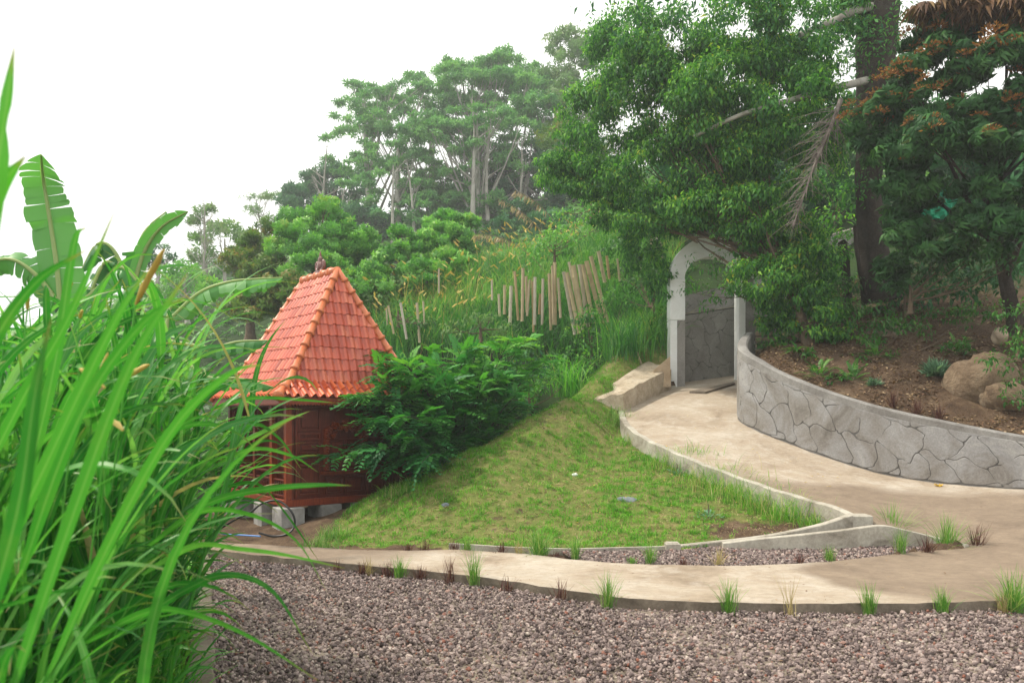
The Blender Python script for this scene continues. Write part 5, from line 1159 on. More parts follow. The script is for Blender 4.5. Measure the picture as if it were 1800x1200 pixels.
P, U, cr = crown_pts(pc([(1540, 90, 18, 55, 60, .8), (1530, 190, 17.9, 40, 60, .7), (1560, 280, 17.9, 40, 50, .6), (1500, 60, 18, 45, 50, .8), (1570, 30, 18, 40, 50, .7), (1510, 330, 17.9, 22, 40, .5)]), 900, .5, -1); k = len(P)
build_scatter('vine_leaves', [scat(*T_leaf(.34, .3), P, nrm(U*.4+unit(k)*.6+np.array([0, 0, -.5])), nrm(U+unit(k)*.4), .12*rng.uniform(.6, 1.2, k), np.clip(rng.random(k)*.7, 0, 1))], M['leaf_laurel'], bt, bl_)
P, U, cr = crown_pts([(at(1600+200*q, -140+60*math.sin(q*5), 16.5), np.array([1.6, 1.6, .8])) for q in (-2.0, -1.6, -1.2, -.6, 0, .6, 1.2, 1.8)]+[(np.array([x_, y_, 9.6+.3*math.sin(x_*3)]), np.array([1.5, 1.5, .6])) for x_, y_ in ((3.6, 13.6), (5, 13.6), (2.6, 16), (4.4, 15.6), (6.5, 14), (6, 16))], 130, .5, -1); k = len(P)
build_scatter('crown', [scat(*T_leaf(.34, .3), P, nrm(U*.4+unit(k)*.6+np.array([0, 0, -.5])), nrm(U+unit(k)*.4), .16*rng.uniform(.6, 1.2, k))], M['leaf_dark'], bt, bl_)
# mango
MG = [(1640, 130, 14.6, 80, 50), (1740, 130, 14.2, 80, 55), (1700, 230, 14, 100, 60), (1600, 200, 14.6, 75, 55), (1545, 215, 15, 45, 35), (1540, 260, 15, 45, 30), (1620, 270, 14.5, 80, 50), (1780, 240, 13.8, 70, 60), (1580, 330, 14.8, 45, 40), (1640, 350, 14.9, 60, 45), (1780, 330, 14, 60, 45), (1580, 410, 15.2, 42, 50), (1650, 430, 15, 60, 36), (1720, 400, 14.4, 70, 40), (1790, 420, 14, 50, 50), (1850, 200, 14, 90, 120), (1850, 60, 14, 90, 90), (1640, 60, 15, 60, 36), (1570, 480, 15.8, 30, 34)]
mc = pc([(*q, q[3]*q[2]/FPX*.8) for q in MG]); mcl = split(mc, 13, .33, -.6)
mt_ = make_tree('mango_tree', 'dark mango tree with rusty flower heads filling the upper right corner', 'tree', at(1790, 560, 15.5), at(1740, 300, 15), .17, mcl, M['leaf_mango'], M['bark_dark'], T_whorl(7, .3, .8, .1, 4), .185, 900, droop=.1, outward=.8, limbs=14, shell=.45)
ml = np.array(mt_.location)
fl = MB(); 
fm_V = []; r = random.Random(9)
Tm, Fc = T_leaf2(.5, 0); k = 60; uu = unit(k); uu[:, 2] = abs(uu[:, 2]); pp = uu*rng.uniform(.03, .12, (k, 1))*[1, 1, .7]
Vf, Ff, rf, af = scat(Tm, Fc, pp, nrm(uu+unit(k)*.4), unit(k), .05)
fme = npmesh('flower_cluster', Vf, Ff, {'rnd': rf, 'along': af}); fme.materials.append(M['orange_flower'])
FL = [(1495, 185), (1505, 205), (1485, 205), (1515, 190), (1545, 200), (1560, 185), (1570, 170), (1585, 180), (1600, 175), (1560, 215), (1590, 200), (1615, 160), (1635, 88), (1650, 82), (1665, 84), (1680, 90), (1645, 95), (1610, 105), (1580, 118), (1572, 132), (1558, 130), (1545, 140), (1538, 165), (1600, 130), (1625, 140), (1640, 160), (1655, 155), (1700, 100), (1730, 80), (1750, 60), (1760, 85), (1715, 62), (1790, 75), (1740, 55), (1775, 180), (1780, 200), (1790, 190), (1760, 180), (1750, 218), (1740, 232), (1775, 225), (1640, 210), (1665, 195), (1690, 180), (1705, 128), (1720, 205), (1580, 240), (1600, 215), (1525, 180), (1595, 280), (1640, 230), (1790, 130), (1670, 125), (1610, 85), (1630, 60), (1595, 60), (1650, 50), (1620, 35)]
for px, py in FL:
    # sit on the outermost crown surface: pick nearest clump
    best = min(mcl, key=lambda c: (900+FPX*c[0][0]/c[0][1]-px)**2+(HZ-(c[0][2]-EYE)*FPX/c[0][1]-py)**2+ (c[0][1]-13.5)*300)
    Yq = best[0][1]-best[1][1]*.8; p = at(px, py, Yq)
    o_ = bpy.data.objects.new('flower_cluster', fme); C.objects.link(o_); o_.parent = mt_; o_.location = tuple(p-ml); o_.rotation_euler = (random.uniform(-.3, .3), random.uniform(-.3, .3), random.uniform(0, 6)); s = random.uniform(1.0, 1.8); o_.scale = (s, s, s*.8)
P, U, cr = crown_pts(split(pc([(1680, 20, 14.5, 60, 30), (1760, 15, 14.3, 60, 35), (1800, 30, 14, 50, 30), (1720, 10, 14.4, 50, 30)]), 8, .4, -.9), 330, .4, -1); k = len(P)
build_scatter('young_leaves', [scat(*T_whorl(6, .24, .95, 0, 3), P, nrm(unit(k)*.3+np.array([0, 0, 1])), unit(k), .26*rng.uniform(.7, 1.2, k))], M['leaf_brown'], mt_, ml)
# dead palm frond
df = at(1478, 180, 15.6); fo = empty('dead_palm_frond', df, 'grey dead palm frond hanging down beside the big trunk', 'palm frond')
rp = crom([at(1478, 175, 15.6)-df, at(1462, 220, 15.5)-df, at(1432, 290, 15.4)-df, at(1395, 395, 15.3)-df], 6)
V, F = tube(rp, np.linspace(.05, .012, len(rp)), 6); link('midrib', npmesh('midrib', V, F), M['palegrey'], fo)
Lf = []
for q in np.linspace(.08, 1, 170):
    a = np.array([np.interp(q, np.linspace(0, 1, len(rp)), rp[:, j]) for j in range(3)]); s = rng.choice([-1, -1, -1, 1]); ln = rng.uniform(.4, 1.15)*(1.1-q*.5)
    d = np.array([s*rng.uniform(.05, 1.1), rng.normal()*.45, -rng.uniform(.1, 1.5)]); d /= np.linalg.norm(d)
    Lf.append((bez(a, a+d*ln, np.array([0, 0, .08]), 5), np.linspace(.008, .002, 5)))
V, F = join_tubes(Lf, 3); link('leaflets', npmesh('leaflets', V, F), M['palegrey'], fo)
# green netting glimpsed through the mango
V = []; F = []; n_ = 14
for i_ in range(n_+1):
    for j_ in range(n_+1): p = at(1600+80*i_/n_, 330+55*j_/n_, 19.0); V.append((p[0], p[1]+.1*math.sin(i_*1.7)*math.cos(j_*1.1), p[2]))
for i_ in range(n_):
    for j_ in range(n_): F.append((i_*(n_+1)+j_, (i_+1)*(n_+1)+j_, (i_+1)*(n_+1)+j_+1, i_*(n_+1)+j_+1))
tag(link('shade_net', pymesh('shade_net', V, F), M['netting']), 'bright green netting glimpsed behind the mango tree', 'net')
# rotten steps of the bank top (far stair with rails)
for k, (a, b) in enumerate((((1330, 420), (1420, 405)), ((1400, 440), (1510, 400)))):
    P = [at(a[0], a[1], 23.5), at(b[0], b[1], 24.5)]
    tag(MB().tube(P, .035, 6).build('handrail', M['white_plaster']), ['low white handrail left of the big trunk', 'sloping white handrail meeting the big trunk'][k], 'rail')
# dark shrubs filling the top of the bank behind
for lab, cl, mt, per, sz in (
 ('dark thicket closing the bank behind the mango tree', [(1640, 330, 24, 90, 60), (1760, 340, 23, 100, 70), (1700, 250, 24, 120, 60), (1850, 300, 22, 110, 90), (1600, 240, 25, 80, 80)], 'leaf_dark', 130, .24),
 ('dark woods above the stairs behind the big trunk', [(1400, 330, 27, 100, 70), (1300, 300, 28, 120, 90), (1500, 300, 26, 80, 90), (1200, 330, 28, 100, 60), (1420, 200, 28, 120, 90), (1560, 120, 27, 60, 110)], 'leaf_dark', 100, .28),
 ('deep green shrubbery under the laurel right of the gate', [(1420, 585, 17.2, 55, 32), (1370, 560, 17.6, 40, 32), (1480, 600, 16.8, 55, 26), (1540, 570, 17, 50, 32), (1480, 545, 17.8, 50, 26), (1440, 520, 18.6, 70, 30), (1350, 600, 17.2, 20, 20)], 'leaf_weed', 900, .13),
 ('dark leafy shrub overhanging the right edge of the bank', [(1790, 560, 13.6, 36, 50), (1800, 640, 13.3, 40, 50), (1780, 690, 13.2, 26, 30), (1740, 640, 13.5, 30, 20), (1850, 600, 13.3, 60, 90)], 'leaf_weed', 1000, .1),
 ('shrub with lit tips hanging at the foot of the mango', [(1600, 500, 15.8, 50, 30), (1680, 470, 15.5, 60, 26), (1750, 460, 15, 60, 30)], 'leaf_mango', 420, .16),
 ('low leafy weeds in the middle of the bank below the shrubbery', [(1500, 640, 15.9, 30, 18), (1545, 625, 15.9, 30, 18), (1420, 630, 16.2, 28, 18), (1530, 600, 16.2, 24, 20), (1590, 585, 16.6, 40, 22), (1660, 560, 16.6, 46, 20), (1730, 545, 16.2, 46, 22), (1470, 665, 15.3, 24, 10), (1690, 610, 15.4, 26, 12)], 'leaf_weed', 900, .11),
 ('dark tangled shrub left of the gate below the bamboo', [(1040, 590, 21.5, 60, 40), (1090, 560, 21.8, 50, 50), (1010, 640, 20, 55, 45), (1060, 640, 20.6, 50, 40), (1130, 590, 21.6, 50, 40)], 'leaf_laurel', 620, .13),
 ('grassy-leaved shrub crowding the left gate post', [(1150, 510, 21, 36, 50), (1150, 580, 20.8, 36, 40), (1110, 500, 22, 40, 50), (1090, 450, 22.5, 40, 40)], 'leaf_weed', 560, .16),
 ('light green creeper on the slope above the bamboo stakes', [(975, 430, 25, 40, 24), (1010, 410, 25.5, 34, 26), (940, 445, 25, 26, 18), (1060, 370, 26, 36, 34)], 'leaf_round', 420, .17),
 ('pale green shrub in the middle of the tall grass', [(845, 565, 21, 34, 20), (880, 575, 21, 30, 18), (800, 580, 20.5, 26, 14)], 'leaf_pale', 620, .12),
 ('dark low shrub in the shade at the mound crest', [(930, 690, 18, 40, 36), (980, 670, 18.8, 40, 36), (900, 720, 17.2, 40, 22)], 'leaf_laurel', 760, .11)):
    c = pc(cl); b = c[0][0].copy(); b[2] -= c[0][1][2]; make_tree('shrub', lab, 'shrub', b, c[0][0], .06, split(c, 10, .42, -.8), M[mt], M['bark'], T_leaf(.4, .3) if sz < .2 else T_whorl(5, .4, .4), sz, per, limbs=8, shell=.45, low=-.9)
for lab, cl, mt, per, sz in (
 ('dense dark foliage between the big trunk and the mango foot', [(1590, 520, 17.5, 60, 34), (1660, 500, 17.2, 60, 34), (1740, 490, 17, 70, 34), (1820, 480, 16.8, 60, 40), (1620, 460, 18.5, 60, 34), (1720, 440, 18.5, 80, 34), (1560, 470, 19, 40, 40)], 'leaf_dark', 420, .16),
 ('dark leafy screen left of the big trunk above the gate', [(1440, 420, 19.5, 60, 50), (1380, 440, 20, 50, 46), (1480, 470, 19.6, 50, 40), (1470, 350, 20, 50, 50)], 'leaf_laurel', 300, .15),
 ('yellow-green scrub among the grass at the top of the slope', [(1040, 350, 27, 36, 22), (1000, 380, 27.5, 30, 18), (1080, 390, 25, 30, 26), (1090, 330, 27, 30, 30)], 'leaf_round', 360, .15),
 ('mixed low bushes between the hut roof and the tall grass', [(700, 545, 23, 26, 16), (740, 560, 22, 30, 16), (660, 575, 22, 24, 20), (770, 540, 23.5, 24, 14)], 'leaf_weed', 560, .13),
 ('dark shade bush filling the hollow behind the feathery bush', [(860, 700, 17.5, 70, 50), (800, 740, 17, 70, 45), (920, 650, 19, 60, 45), (760, 700, 17.5, 60, 50)], 'leaf_dark', 420, .13)):
    c = pc(cl); b = c[0][0].copy(); b[2] -= c[0][1][2]; make_tree('shrub', lab, 'shrub', b, c[0][0], .06, split(c, 10, .42, -.8), M[mt], M['bark'], T_leaf(.4, .3), sz, per, limbs=8, shell=.45, low=-.9)
# thin long-leaved clumps in the shade
for px, py, Yd, h, lab in ((1010, 690, 18.3, .95, 'tall upright bright grass stool at the edge of the mound crest'), (990, 640, 20, 1.3, 'long-bladed grass clump in front of the dark shrub'), (1120, 620, 20.5, .8, 'arching grass clump left of the slab'), (870, 750, 16.6, .6, 'shaded grass clump at the crest of the mound'), (1140, 560, 21, 1.0, 'drooping grass clump beside the gate post'), (925, 600, 20, 1.2, 'tall grass clump above the feathery bush')):
    b = at(px, py, Yd); n_ = 70; b[2] = min(b[2], tz1(b[0], b[1])+.15); P = np.tile(b, (n_, 1))+rng.normal(size=(n_, 3))*[.12, .12, 0]
    tag(grassobj('grass_clump', [blades(n_, P, h*rng.uniform(.6, 1.2, n_), np.abs(rng.normal(0, .25, n_)), np.full(n_, .028), 6, curl=rng.uniform(.4, 1.2, n_))], M['grass_tall'], None, b), lab, 'grass')
# feathery bush beside the hut
fb_root = at(810, 800, 15.4); fb_root[2] = tz1(fb_root[0], fb_root[1]); fb = empty('feathery_bush', fb_root, 'big feathery-leaved bush spreading over the right side of the hut', 'bush')
FB = [(700, 650, 13.6), (660, 660, 13.5), (640, 690, 13.3), (730, 640, 14.2), (760, 625, 14.8), (800, 615, 15.5), (840, 610, 16), (880, 605, 16.5), (920, 600, 17), (950, 620, 17), (690, 700, 13.4), (740, 690, 13.8), (780, 680, 14.4), (830, 670, 15), (880, 660, 15.6), (930, 650, 16.4), (650, 730, 13.1), (700, 740, 13.2), (760, 730, 13.7), (810, 725, 14.3), (860, 710, 15), (900, 700, 15.6), (640, 790, 12.9), (680, 800, 12.9), (720, 780, 13.2), (760, 770, 13.6), (700, 660, 14.4), (770, 650, 15), (850, 640, 15.8), (615, 800, 12.8), (740, 820, 13.3), (630, 705, 13.2), (700, 625, 14.4), (670, 620, 14.2), (850, 760, 15.2), (800, 775, 14.6), (900, 740, 15.9), (790, 800, 14.6)]
Lt = []; FP = []; FD = []; FS = []
for px, py, Yd in FB:
    for _ in range(3):
        e_ = at(px+rng.normal()*12, py+rng.normal()*9, Yd+rng.normal()*.25); ln = np.linalg.norm(e_-fb_root); b = bez(fb_root+rng.normal(size=3)*.1, e_, np.array([0, 0, .25*ln]), 9); Lt.append((b-fb_root, np.linspace(.022, .006, 9)))
        for q in rng.uniform(.35, 1, 26):
            i_ = q*8; j_ = min(7, int(i_)); p = b[j_]+(b[j_+1]-b[j_])*(i_-j_); d = nrm(nrm((b[j_+1]-b[j_])[None])[0]*.5+unit(1)[0]*np.array([1, 1, .35])+np.array([-.1, -.25, .12])); FP.append(p); FD.append(d); FS.append(rng.uniform(.22, .5))
V, F = join_tubes(Lt, 5); link('branches', npmesh('branches', V, F, None, True), M['bark_dark'], fb)
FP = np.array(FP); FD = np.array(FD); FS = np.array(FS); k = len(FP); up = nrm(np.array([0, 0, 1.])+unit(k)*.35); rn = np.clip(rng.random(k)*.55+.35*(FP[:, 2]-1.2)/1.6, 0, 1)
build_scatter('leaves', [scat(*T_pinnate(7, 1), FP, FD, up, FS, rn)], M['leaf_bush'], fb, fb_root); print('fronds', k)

# small bank plants
for px, py, Yd, kind, lab in ((1400, 615, 16.2, 'big', 'broad-leaved plant with long pointed leaves below the shrubbery'), (1540, 585, 15.8, 'fan', 'lone ferny plant catching light in mid bank'), (1645, 628, 14.9, 'silver', 'larger silvery needle-leaved plant beside the boulder'), (1537, 655, 14.9, 'silver2', 'smaller silvery plant on the bare bank'), (1680, 580, 15.6, 'fan', 'green ferny weed above the silvery plant'), (1750, 590, 15, 'fan', 'pale ferny weed above the boulder'), (1500, 662, 15.2, 'fan', 'low green weed near the middle of the wall top'), (1440, 650, 15.5, 'fan', 'small weed with yellow dots behind the wall top'), (1190, 840, 13.6, 'herb', 'grey-green herb rosette below the ramp bend'), (1245, 925, 11.5, 'herb', 'pale herb sprig on the lower slope')):
    b = at(px, py, Yd); b[2] = tz1(b[0], b[1]); e_ = empty('weed_plant', b, lab, 'plant')
    k = {'big': 16, 'fan': 40, 'silver': 260, 'silver2': 90, 'herb': 60}[kind]; u = unit(k); u[:, 2] = abs(u[:, 2])*1.1+.15; u = nrm(u)
    if kind.startswith('silver'):
        s = .3 if kind == 'silver' else .16; P = b+u*rng.uniform(0, .5, (k, 1))*s*[1, 1, .9]; pr = scat(*T_leaf2(.07, .35), P, u, unit(k), s*rng.uniform(.5, 1, k)); mt = 'leaf_silver'
    elif kind == 'big': pr = scat(*T_leaf(.24, .45), np.tile(b+[0, 0, .18], (k, 1)), nrm(u*[1, 1, .5]), np.tile([0, 0, 1.], (k, 1)), .34*rng.uniform(.7, 1.1, k)); mt = 'leaf_weed'
    elif kind == 'herb': P = b+u*rng.uniform(.02, .22, (k, 1))*[1, 1, .4]; pr = scat(*T_leaf2(.5, .2), P, u, np.tile([0, 0, 1.], (k, 1)), .07*rng.uniform(.6, 1.2, k)); mt = 'leaf_silver'
    else: P = b+u*rng.uniform(.05, .25, (k, 1)); pr = scat(*T_pinnate(6, 3), P, u, np.tile([0, 0, 1.], (k, 1)), .2*rng.uniform(.6, 1.2, k)); mt = 'leaf_weed'
    build_scatter('leaves', [pr], M[mt], e_, b)
    s_ = MB(); s_.tube([(0, 0, -.04), (0.01, 0, .1), (0, .01, .2)], [.012, .01, .006], 5); s_.build('stem', M['leaf_weed'] if 0 else M['bark'], e_)
for px, py, Yd, lab in ((1570, 718, 14.2, 'dark purple grass tuft just behind the wall top, left of the pair'), (1612, 730, 13.9, 'dark purple grass tuft just behind the wall top, right of the pair'), (1650, 735, 13.7, 'faint purple grass tuft on the bank near the boulder')):
    b = at(px, py, Yd); b[2] = tz1(b[0], b[1]); tuft(b, 'd', .28, lab, 'purple tufts on the bank')
# rocks
def rock(name, c, r_, lab, mat, seed, sub=24):
    rr = np.random.default_rng(seed); n1, n2 = sub, sub*2; V = []; F = []
    for i_ in range(n1+1):
        th = math.pi*i_/n1
        for j_ in range(n2):
            ph = 2*math.pi*j_/n2; V.append((math.sin(th)*math.cos(ph), math.sin(th)*math.sin(ph), math.cos(th)))
    V = np.array(V); d = 1+.16*snoise(V[:, 0]+V[:, 2]*.7, V[:, 1]-V[:, 2]*.5, .45, seed, 2)+.05*snoise(V[:, 0]*2+V[:, 2], V[:, 1]*2-V[:, 2], .8, seed+1, 3)
    V = V*d[:, None]*np.array(r_)
    for i_ in range(n1):
        for j_ in range(n2): F.append((i_*n2+j_, i_*n2+(j_+1) % n2, (i_+1)*n2+(j_+1) % n2, (i_+1)*n2+j_))
    return tag(link(name, pymesh(name, V, F, True), mat, None, c), lab, 'rock')
rock('boulder', at(1728, 672, 14.4), (.56, .55, .56), 'big pale weathered boulder embedded in the right bank', M['rock'], 5)
rock('boulder', at(1765, 700, 13.9), (.4, .35, .28), 'lower pale rock lump in front of the big boulder', M['rock'], 8)
rock('boulder', at(1756, 592, 15.2), (.14, .14, .16), 'dark rounded stone above the big boulder', M['rubble'], 9)
rock('boulder', at(1560, 590, 17), (.3, .3, .2), 'earth-coloured mound of rock in the shaded bank', M['rubble'], 12)
b = at(1103, 893, 12.3); b[2] = tz1(b[0], b[1])-.03; rock('flat_stone', b, (.2, .13, .07), 'flat blue-grey stone half buried in the lawn', M['bluerock'], 13, 12)
b = at(1010, 840, 13.4); b[2] = tz1(b[0], b[1]); rock('stone', b, (.06, .05, .04), 'small white stone on the upper lawn', M['white_plaster'], 14, 8)
b = at(783, 895, 12.3); b[2] = tz1(b[0], b[1]); rock('stone', b, (.06, .05, .05), 'small blue-grey stone on the left of the lawn', M['bluerock'], 15, 8)
for px, py, z_, s, lab, mt in ((748, 1010, 0.0, .1, 'crumpled white paper on the gravel by the path', 'paper'), (1000+515, 946, .08, .15, 'curled dry leaf lying in the small gravel bed', 'litter'), (1395, 1070, -.0, .07, 'brown dead leaf on the gravel below the twiggy tuft', 'litter'), (1650, 852, .585, .09, 'yellow fallen leaf on the ramp beside the wall', 'yellowleaf')):
    b = gp(px, py, z_) if z_ < .5 else at(px, py+3, 12.85)
    V = []; n_ = 6
    for i_ in range(n_+1):
        for j_ in range(n_+1): u, v = i_/n_-.5, j_/n_-.5; V.append((u*s*1.6*(1-v*v*2), v*s, .01+s*.5*abs(u)*1.2+.15*s*math.sin(i_*2+j_*1.3)))
    F = [(i_*(n_+1)+j_, (i_+1)*(n_+1)+j_, (i_+1)*(n_+1)+j_+1, i_*(n_+1)+j_+1) for i_ in range(n_) for j_ in range(n_)]
    tag(link('fallen_leaf' if mt != 'paper' else 'paper_scrap', pymesh('scrap', V, F), M[mt], None, b), lab, 'leaf' if mt != 'paper' else 'litter')
# scattered little yellow leaves on ramp and lawn (too many small to name)
P = []
for _ in range(90):
    px, py = rng.uniform(1000, 1500), rng.uniform(700, 900); Yd = rng.uniform(11, 16.5); x = (px-900)/FPX*Yd
    inside = bool(inpoly(np.array([x]), np.array([Yd]), cp2)[0]); z = float(zc(np.array([x]), np.array([Yd]))[0]) if inside else tz1(x, Yd)
    P.append((x, Yd, z+.03*(not inside)+.008))
P = np.array(P); n = len(P); fwd = unit(n); fwd[:, 2] *= .15
tag(build_scatter('fallen_leaves', [scat(*T_leaf2(.5, .1), P, nrm(fwd), np.tile([0, 0, 1.], (n, 1)), rng.uniform(.03, .06, n))], M['yellowleaf']), 'tiny yellow leaves dropped over ramp and lawn', 'leaves', kind='stuff')

n = 5200; y = rng.uniform(5, 16, n); x = rng.uniform(-3.5, 9, n); ip_ = inpoly(x, y, cp2); m = (abs(x) < .68*y)
edge = np.full(n, 9.)
for a_, b_ in zip(cp2, np.roll(cp2, -1, 0)):
    ab = b_-a_; t_ = np.clip(((x-a_[0])*ab[0]+(y-a_[1])*ab[1])/(ab@ab+1e-9), 0, 1); edge = np.minimum(edge, np.hypot(x-a_[0]-t_*ab[0], y-a_[1]-t_*ab[1]))
m &= rng.random(n) < np.where(edge < .18, 1, .14); m &= ip_ | (y < 9); x, y, ip_ = x[m], y[m], ip_[m]; n = len(x)
z = np.where(ip_, zc(x, y)+.004, .0+.012); fwd = unit(n); fwd[:, 2] *= .1
tag(build_scatter('path_debris', [scat(*T_leaf2(.45, .1), np.column_stack([x, y, z]), nrm(fwd), np.tile([0, 0, 1.], (n, 1))+unit(n)*.2, rng.uniform(.008, .04, n))], M['litter']), 'grit, chips and dry leaf bits along the path edges', 'debris', kind='stuff')
# ------------------------------------------------------------------ banana plants
def bleaf(P, wd, tears, twist=0, fold=.25, side=None):
    """banana leaf along path P with torn edge strips"""
    P = np.asarray(P, float); n = len(P); T_ = nrm(np.gradient(P, axis=0)); sd = np.array([1., 0, 0]) if side is None else np.asarray(side, float)
    V = []; F = []; AC = []
    prof = lambda t: wd*min(1, (t*9+.25))*(1-max(0, (t-.72)/.28)**2.2*.93)
    nc = n*2; tt = np.linspace(0, 1, nc); Q = np.column_stack([np.interp(tt, np.linspace(0, 1, n), P[:, k]) for k in range(3)]); TT = nrm(np.gradient(Q, axis=0))
    for s in (-1, 1):
        k = 0
        while k < nc-1:
            ln = random.randint(2, 5) if tears else nc-1; e_ = min(nc-1, k+ln); dr = random.uniform(.1, .5)*tears; sh = random.uniform(-.15, .1)*tears; cut = random.uniform(.75, 1.05) if tears else 1
            b = len(V)
            for q in range(k, e_+1):
                x_ = sd-TT[q]*(sd@TT[q]); x_ /= np.linalg.norm(x_)+1e-9; nr = np.cross(TT[q], x_)
                if nr[2] < 0: nr = -nr
                shr = 1-.12*abs((q-(k+e_)/2)/max(1, (e_-k)/2))*tears
                for c_, f in enumerate((0, .1, .55, 1)):
                    w_ = prof(tt[q])*f*cut*(shr if c_ == 3 else 1)
                    V.append(Q[q]+s*x_*w_*math.cos(fold+dr*f)-nr*w_*math.sin(fold+dr*f)+TT[q]*sh*w_); AC.append((0, .05, .5, 1)[c_])
            for q in range(e_-k):
                for c_ in range(3): a = b+q*4+c_; F.append((a, a+1, a+5, a+4))
            k = e_
    return V, F, AC
def banana(lab, base, top, leaves):
    e_ = empty('banana_plant', base, lab, 'banana plant'); base = np.array(base)
    if top is not None:
        V, F = tube(bez(np.zeros(3), np.array(top)-base, np.array([.05, 0, 0]), 8), np.linspace(.13, .06, 8), 10); link('stem', npmesh('stem', V, F, None, True), M['leaf_weed'], e_)
    for P, wd, tears, fold, side in leaves:
        P = crom(np.array(P)-base, 7); V, F, AC = bleaf(P, wd, tears, 0, fold, side); me_ = pymesh('leaf', V, F, True)
        for nm, val in (('rnd', np.full(len(V), random.random())), ('across', np.array(AC))): a_ = me_.attributes.new(nm, 'FLOAT', 'POINT'); a_.data.foreach_set('value', val.astype(np.float32))
        lf = link('leaf', me_, M['banana'], e_)
        V, F = tube(P, np.linspace(.03, .008, len(P)), 6); mr_ = npmesh('midrib', V, F, {'rnd': np.full(len(V), 1.0), 'across': np.zeros(len(V))}, True); link('midrib', mr_, M['banana'], lf)
Yb = 8.0; A_ = lambda x, y, Y_=Yb: at(x, y, Y_)
banana('banana plant at the far left with one tall upright torn leaf', at(110, 760, Yb), at(108, 540, Yb), [
 ([A_(108, 560), A_(100, 470), A_(85, 370), A_(76, 315, 7.95), A_(72, 272, 7.7)], .26, .55, .1, (1, .1, 0)),
 ([A_(108, 540), A_(60, 480), A_(10, 455), A_(-60, 480)], .2, 1, .4, (0, .3, 1)), ([A_(112, 560), A_(180, 500), A_(215, 470), A_(260, 520)], .2, 1, .5, (0, 1, .4))])
banana('banana plant with two raised leaves left of centre', at(235, 740, 9.5), at(235, 500, 9.5), [
 ([A_(235, 500, 9.5), A_(255, 440, 9.5), A_(285, 398, 9.4), A_(330, 372, 9.3)], .11, .3, .15, (.75, .2, -.6)),
 ([A_(232, 500, 9.5), A_(245, 430, 9.7), A_(262, 398, 9.8), A_(292, 372, 9.9)], .17, 1, .9, (0, 1, 0)),
 ([A_(232, 510, 9.5), A_(200, 440, 9.5), A_(170, 430, 9.5), A_(140, 480, 9.4)], .16, 1, .6, (.3, .9, .4)), ([A_(232, 510, 9.5), A_(190, 460, 9.3), A_(165, 500, 9.2), A_(150, 560, 9.2)], .17, 1, .6, (1, .2, .1))])
banana('banana plant whose long leaf arches toward the hut roof', at(290, 760, 11), at(290, 590, 11), [
 ([A_(300, 560, 11), A_(350, 515, 11), A_(400, 496, 11), A_(450, 490, 11), A_(497, 488, 11)], .24, 1, .85, (0, 1, 0)),
 ([A_(300, 600, 10.6), A_(370, 610, 10.5), A_(420, 600, 10.5), A_(470, 598, 10.4)], .2, 1, .9, (0, 1, 0)),
 ([A_(300, 610, 10.6), A_(360, 660, 10.3), A_(420, 665, 10.2), A_(480, 680, 10.2)], .18, 1, .9, (0, 1, 0)), ([A_(290, 600, 11), A_(300, 540, 11.2), A_(330, 530, 11.3), A_(360, 560, 11.3)], .17, 1, .6, (1, .4, .2))])

# ------------------------------------------------------------------ foreground broad grass
def blade_mesh(P0, az, el0, ln, wd, curl, tw, seg=12):
    t = np.linspace(0, 1, seg+1); el = el0-curl*t**1.6; ds = ln/seg
    hx = np.r_[0, np.cumsum(np.cos(el[:-1])*ds)]; hz = np.r_[0, np.cumsum(np.sin(el[:-1])*ds)]
    azv = az+tw*.25*t; cx, cy = np.cos(az), np.sin(az)
    c = np.column_stack([P0[0]+hx*cx+.03*ln*np.sin(t*3+tw*5)*-cy, P0[1]+hx*cy+.03*ln*np.sin(t*3+tw*5)*cx, P0[2]+hz])
    return ribbon(c, wd, tw)
def ribbon(c, wd, tw, tipf=1.0):
    c = np.asarray(c, float); n = len(c); t = np.linspace(0, 1, n); T_ = nrm(np.gradient(c, axis=0)); ref = np.array([0, 0, 1.])
    sd = nrm(np.cross(T_, ref)+1e-4); nr = np.cross(sd, T_); a = tw+tw*.6*t
    sd2 = sd*np.cos(a)[:, None]+nr*np.sin(a)[:, None]; nr2 = -sd*np.sin(a)[:, None]+nr*np.cos(a)[:, None]
    w_ = wd/2*np.clip((.45+t*3.5), 0, 1)*(1-t**2.4*tipf)+.0008
    V = []; AC = []; AL = []
    for k in range(n):
        for f, h in ((-1, .22), (-.12, 0), (.12, 0), (1, .22)): V.append(c[k]+sd2[k]*w_[k]*f+nr2[k]*w_[k]*h*(1 if abs(f) > .5 else .02)); AC.append(abs(f)); AL.append(t[k])
    F = [(k*4+j, k*4+j+1, k*4+5+j, k*4+4+j) for k in range(n-1) for j in range(3)]
    return np.array(V), np.array(F), np.array(AC), np.array(AL)
def put_blade(e_, base, R_, rn, mat=None, name='leaf'):
    V, F, AC, AL = R_; me_ = npmesh(name, V-base, F, {'rnd': np.full(len(V), rn), 'across': AC, 'along': AL}, True); return link(name, me_, mat or M['blade'], e_)
GC = [ # base, stems, label, width, height range
 ((-1.6, 2.2), 12, 'nearest clump of broad-bladed grass at the lower left corner', .030, (1.3, 2.0)),
 ((-2.15, 3.4), 19, 'broad-bladed grass clump leaning over the kerb and gravel', .034, (1.7, 2.5)),
 ((-2.45, 4.4), 22, 'broad-bladed grass clump behind the kerb, middle of the row', .036, (2.2, 3.3)),
 ((-3.0, 5.5), 22, 'broad-bladed grass clump reaching in front of the hut porch', .038, (2.0, 3.2)),
 ((-4.2, 6.8), 22, 'farthest broad-bladed grass clump below the banana leaves', .04, (2.8, 4.2)),
 ((-2.4, 3.3), 16, 'tall broad-bladed grass clump at the left border of the picture', .042, (2.5, 3.4))]
budget = 0; rest = []
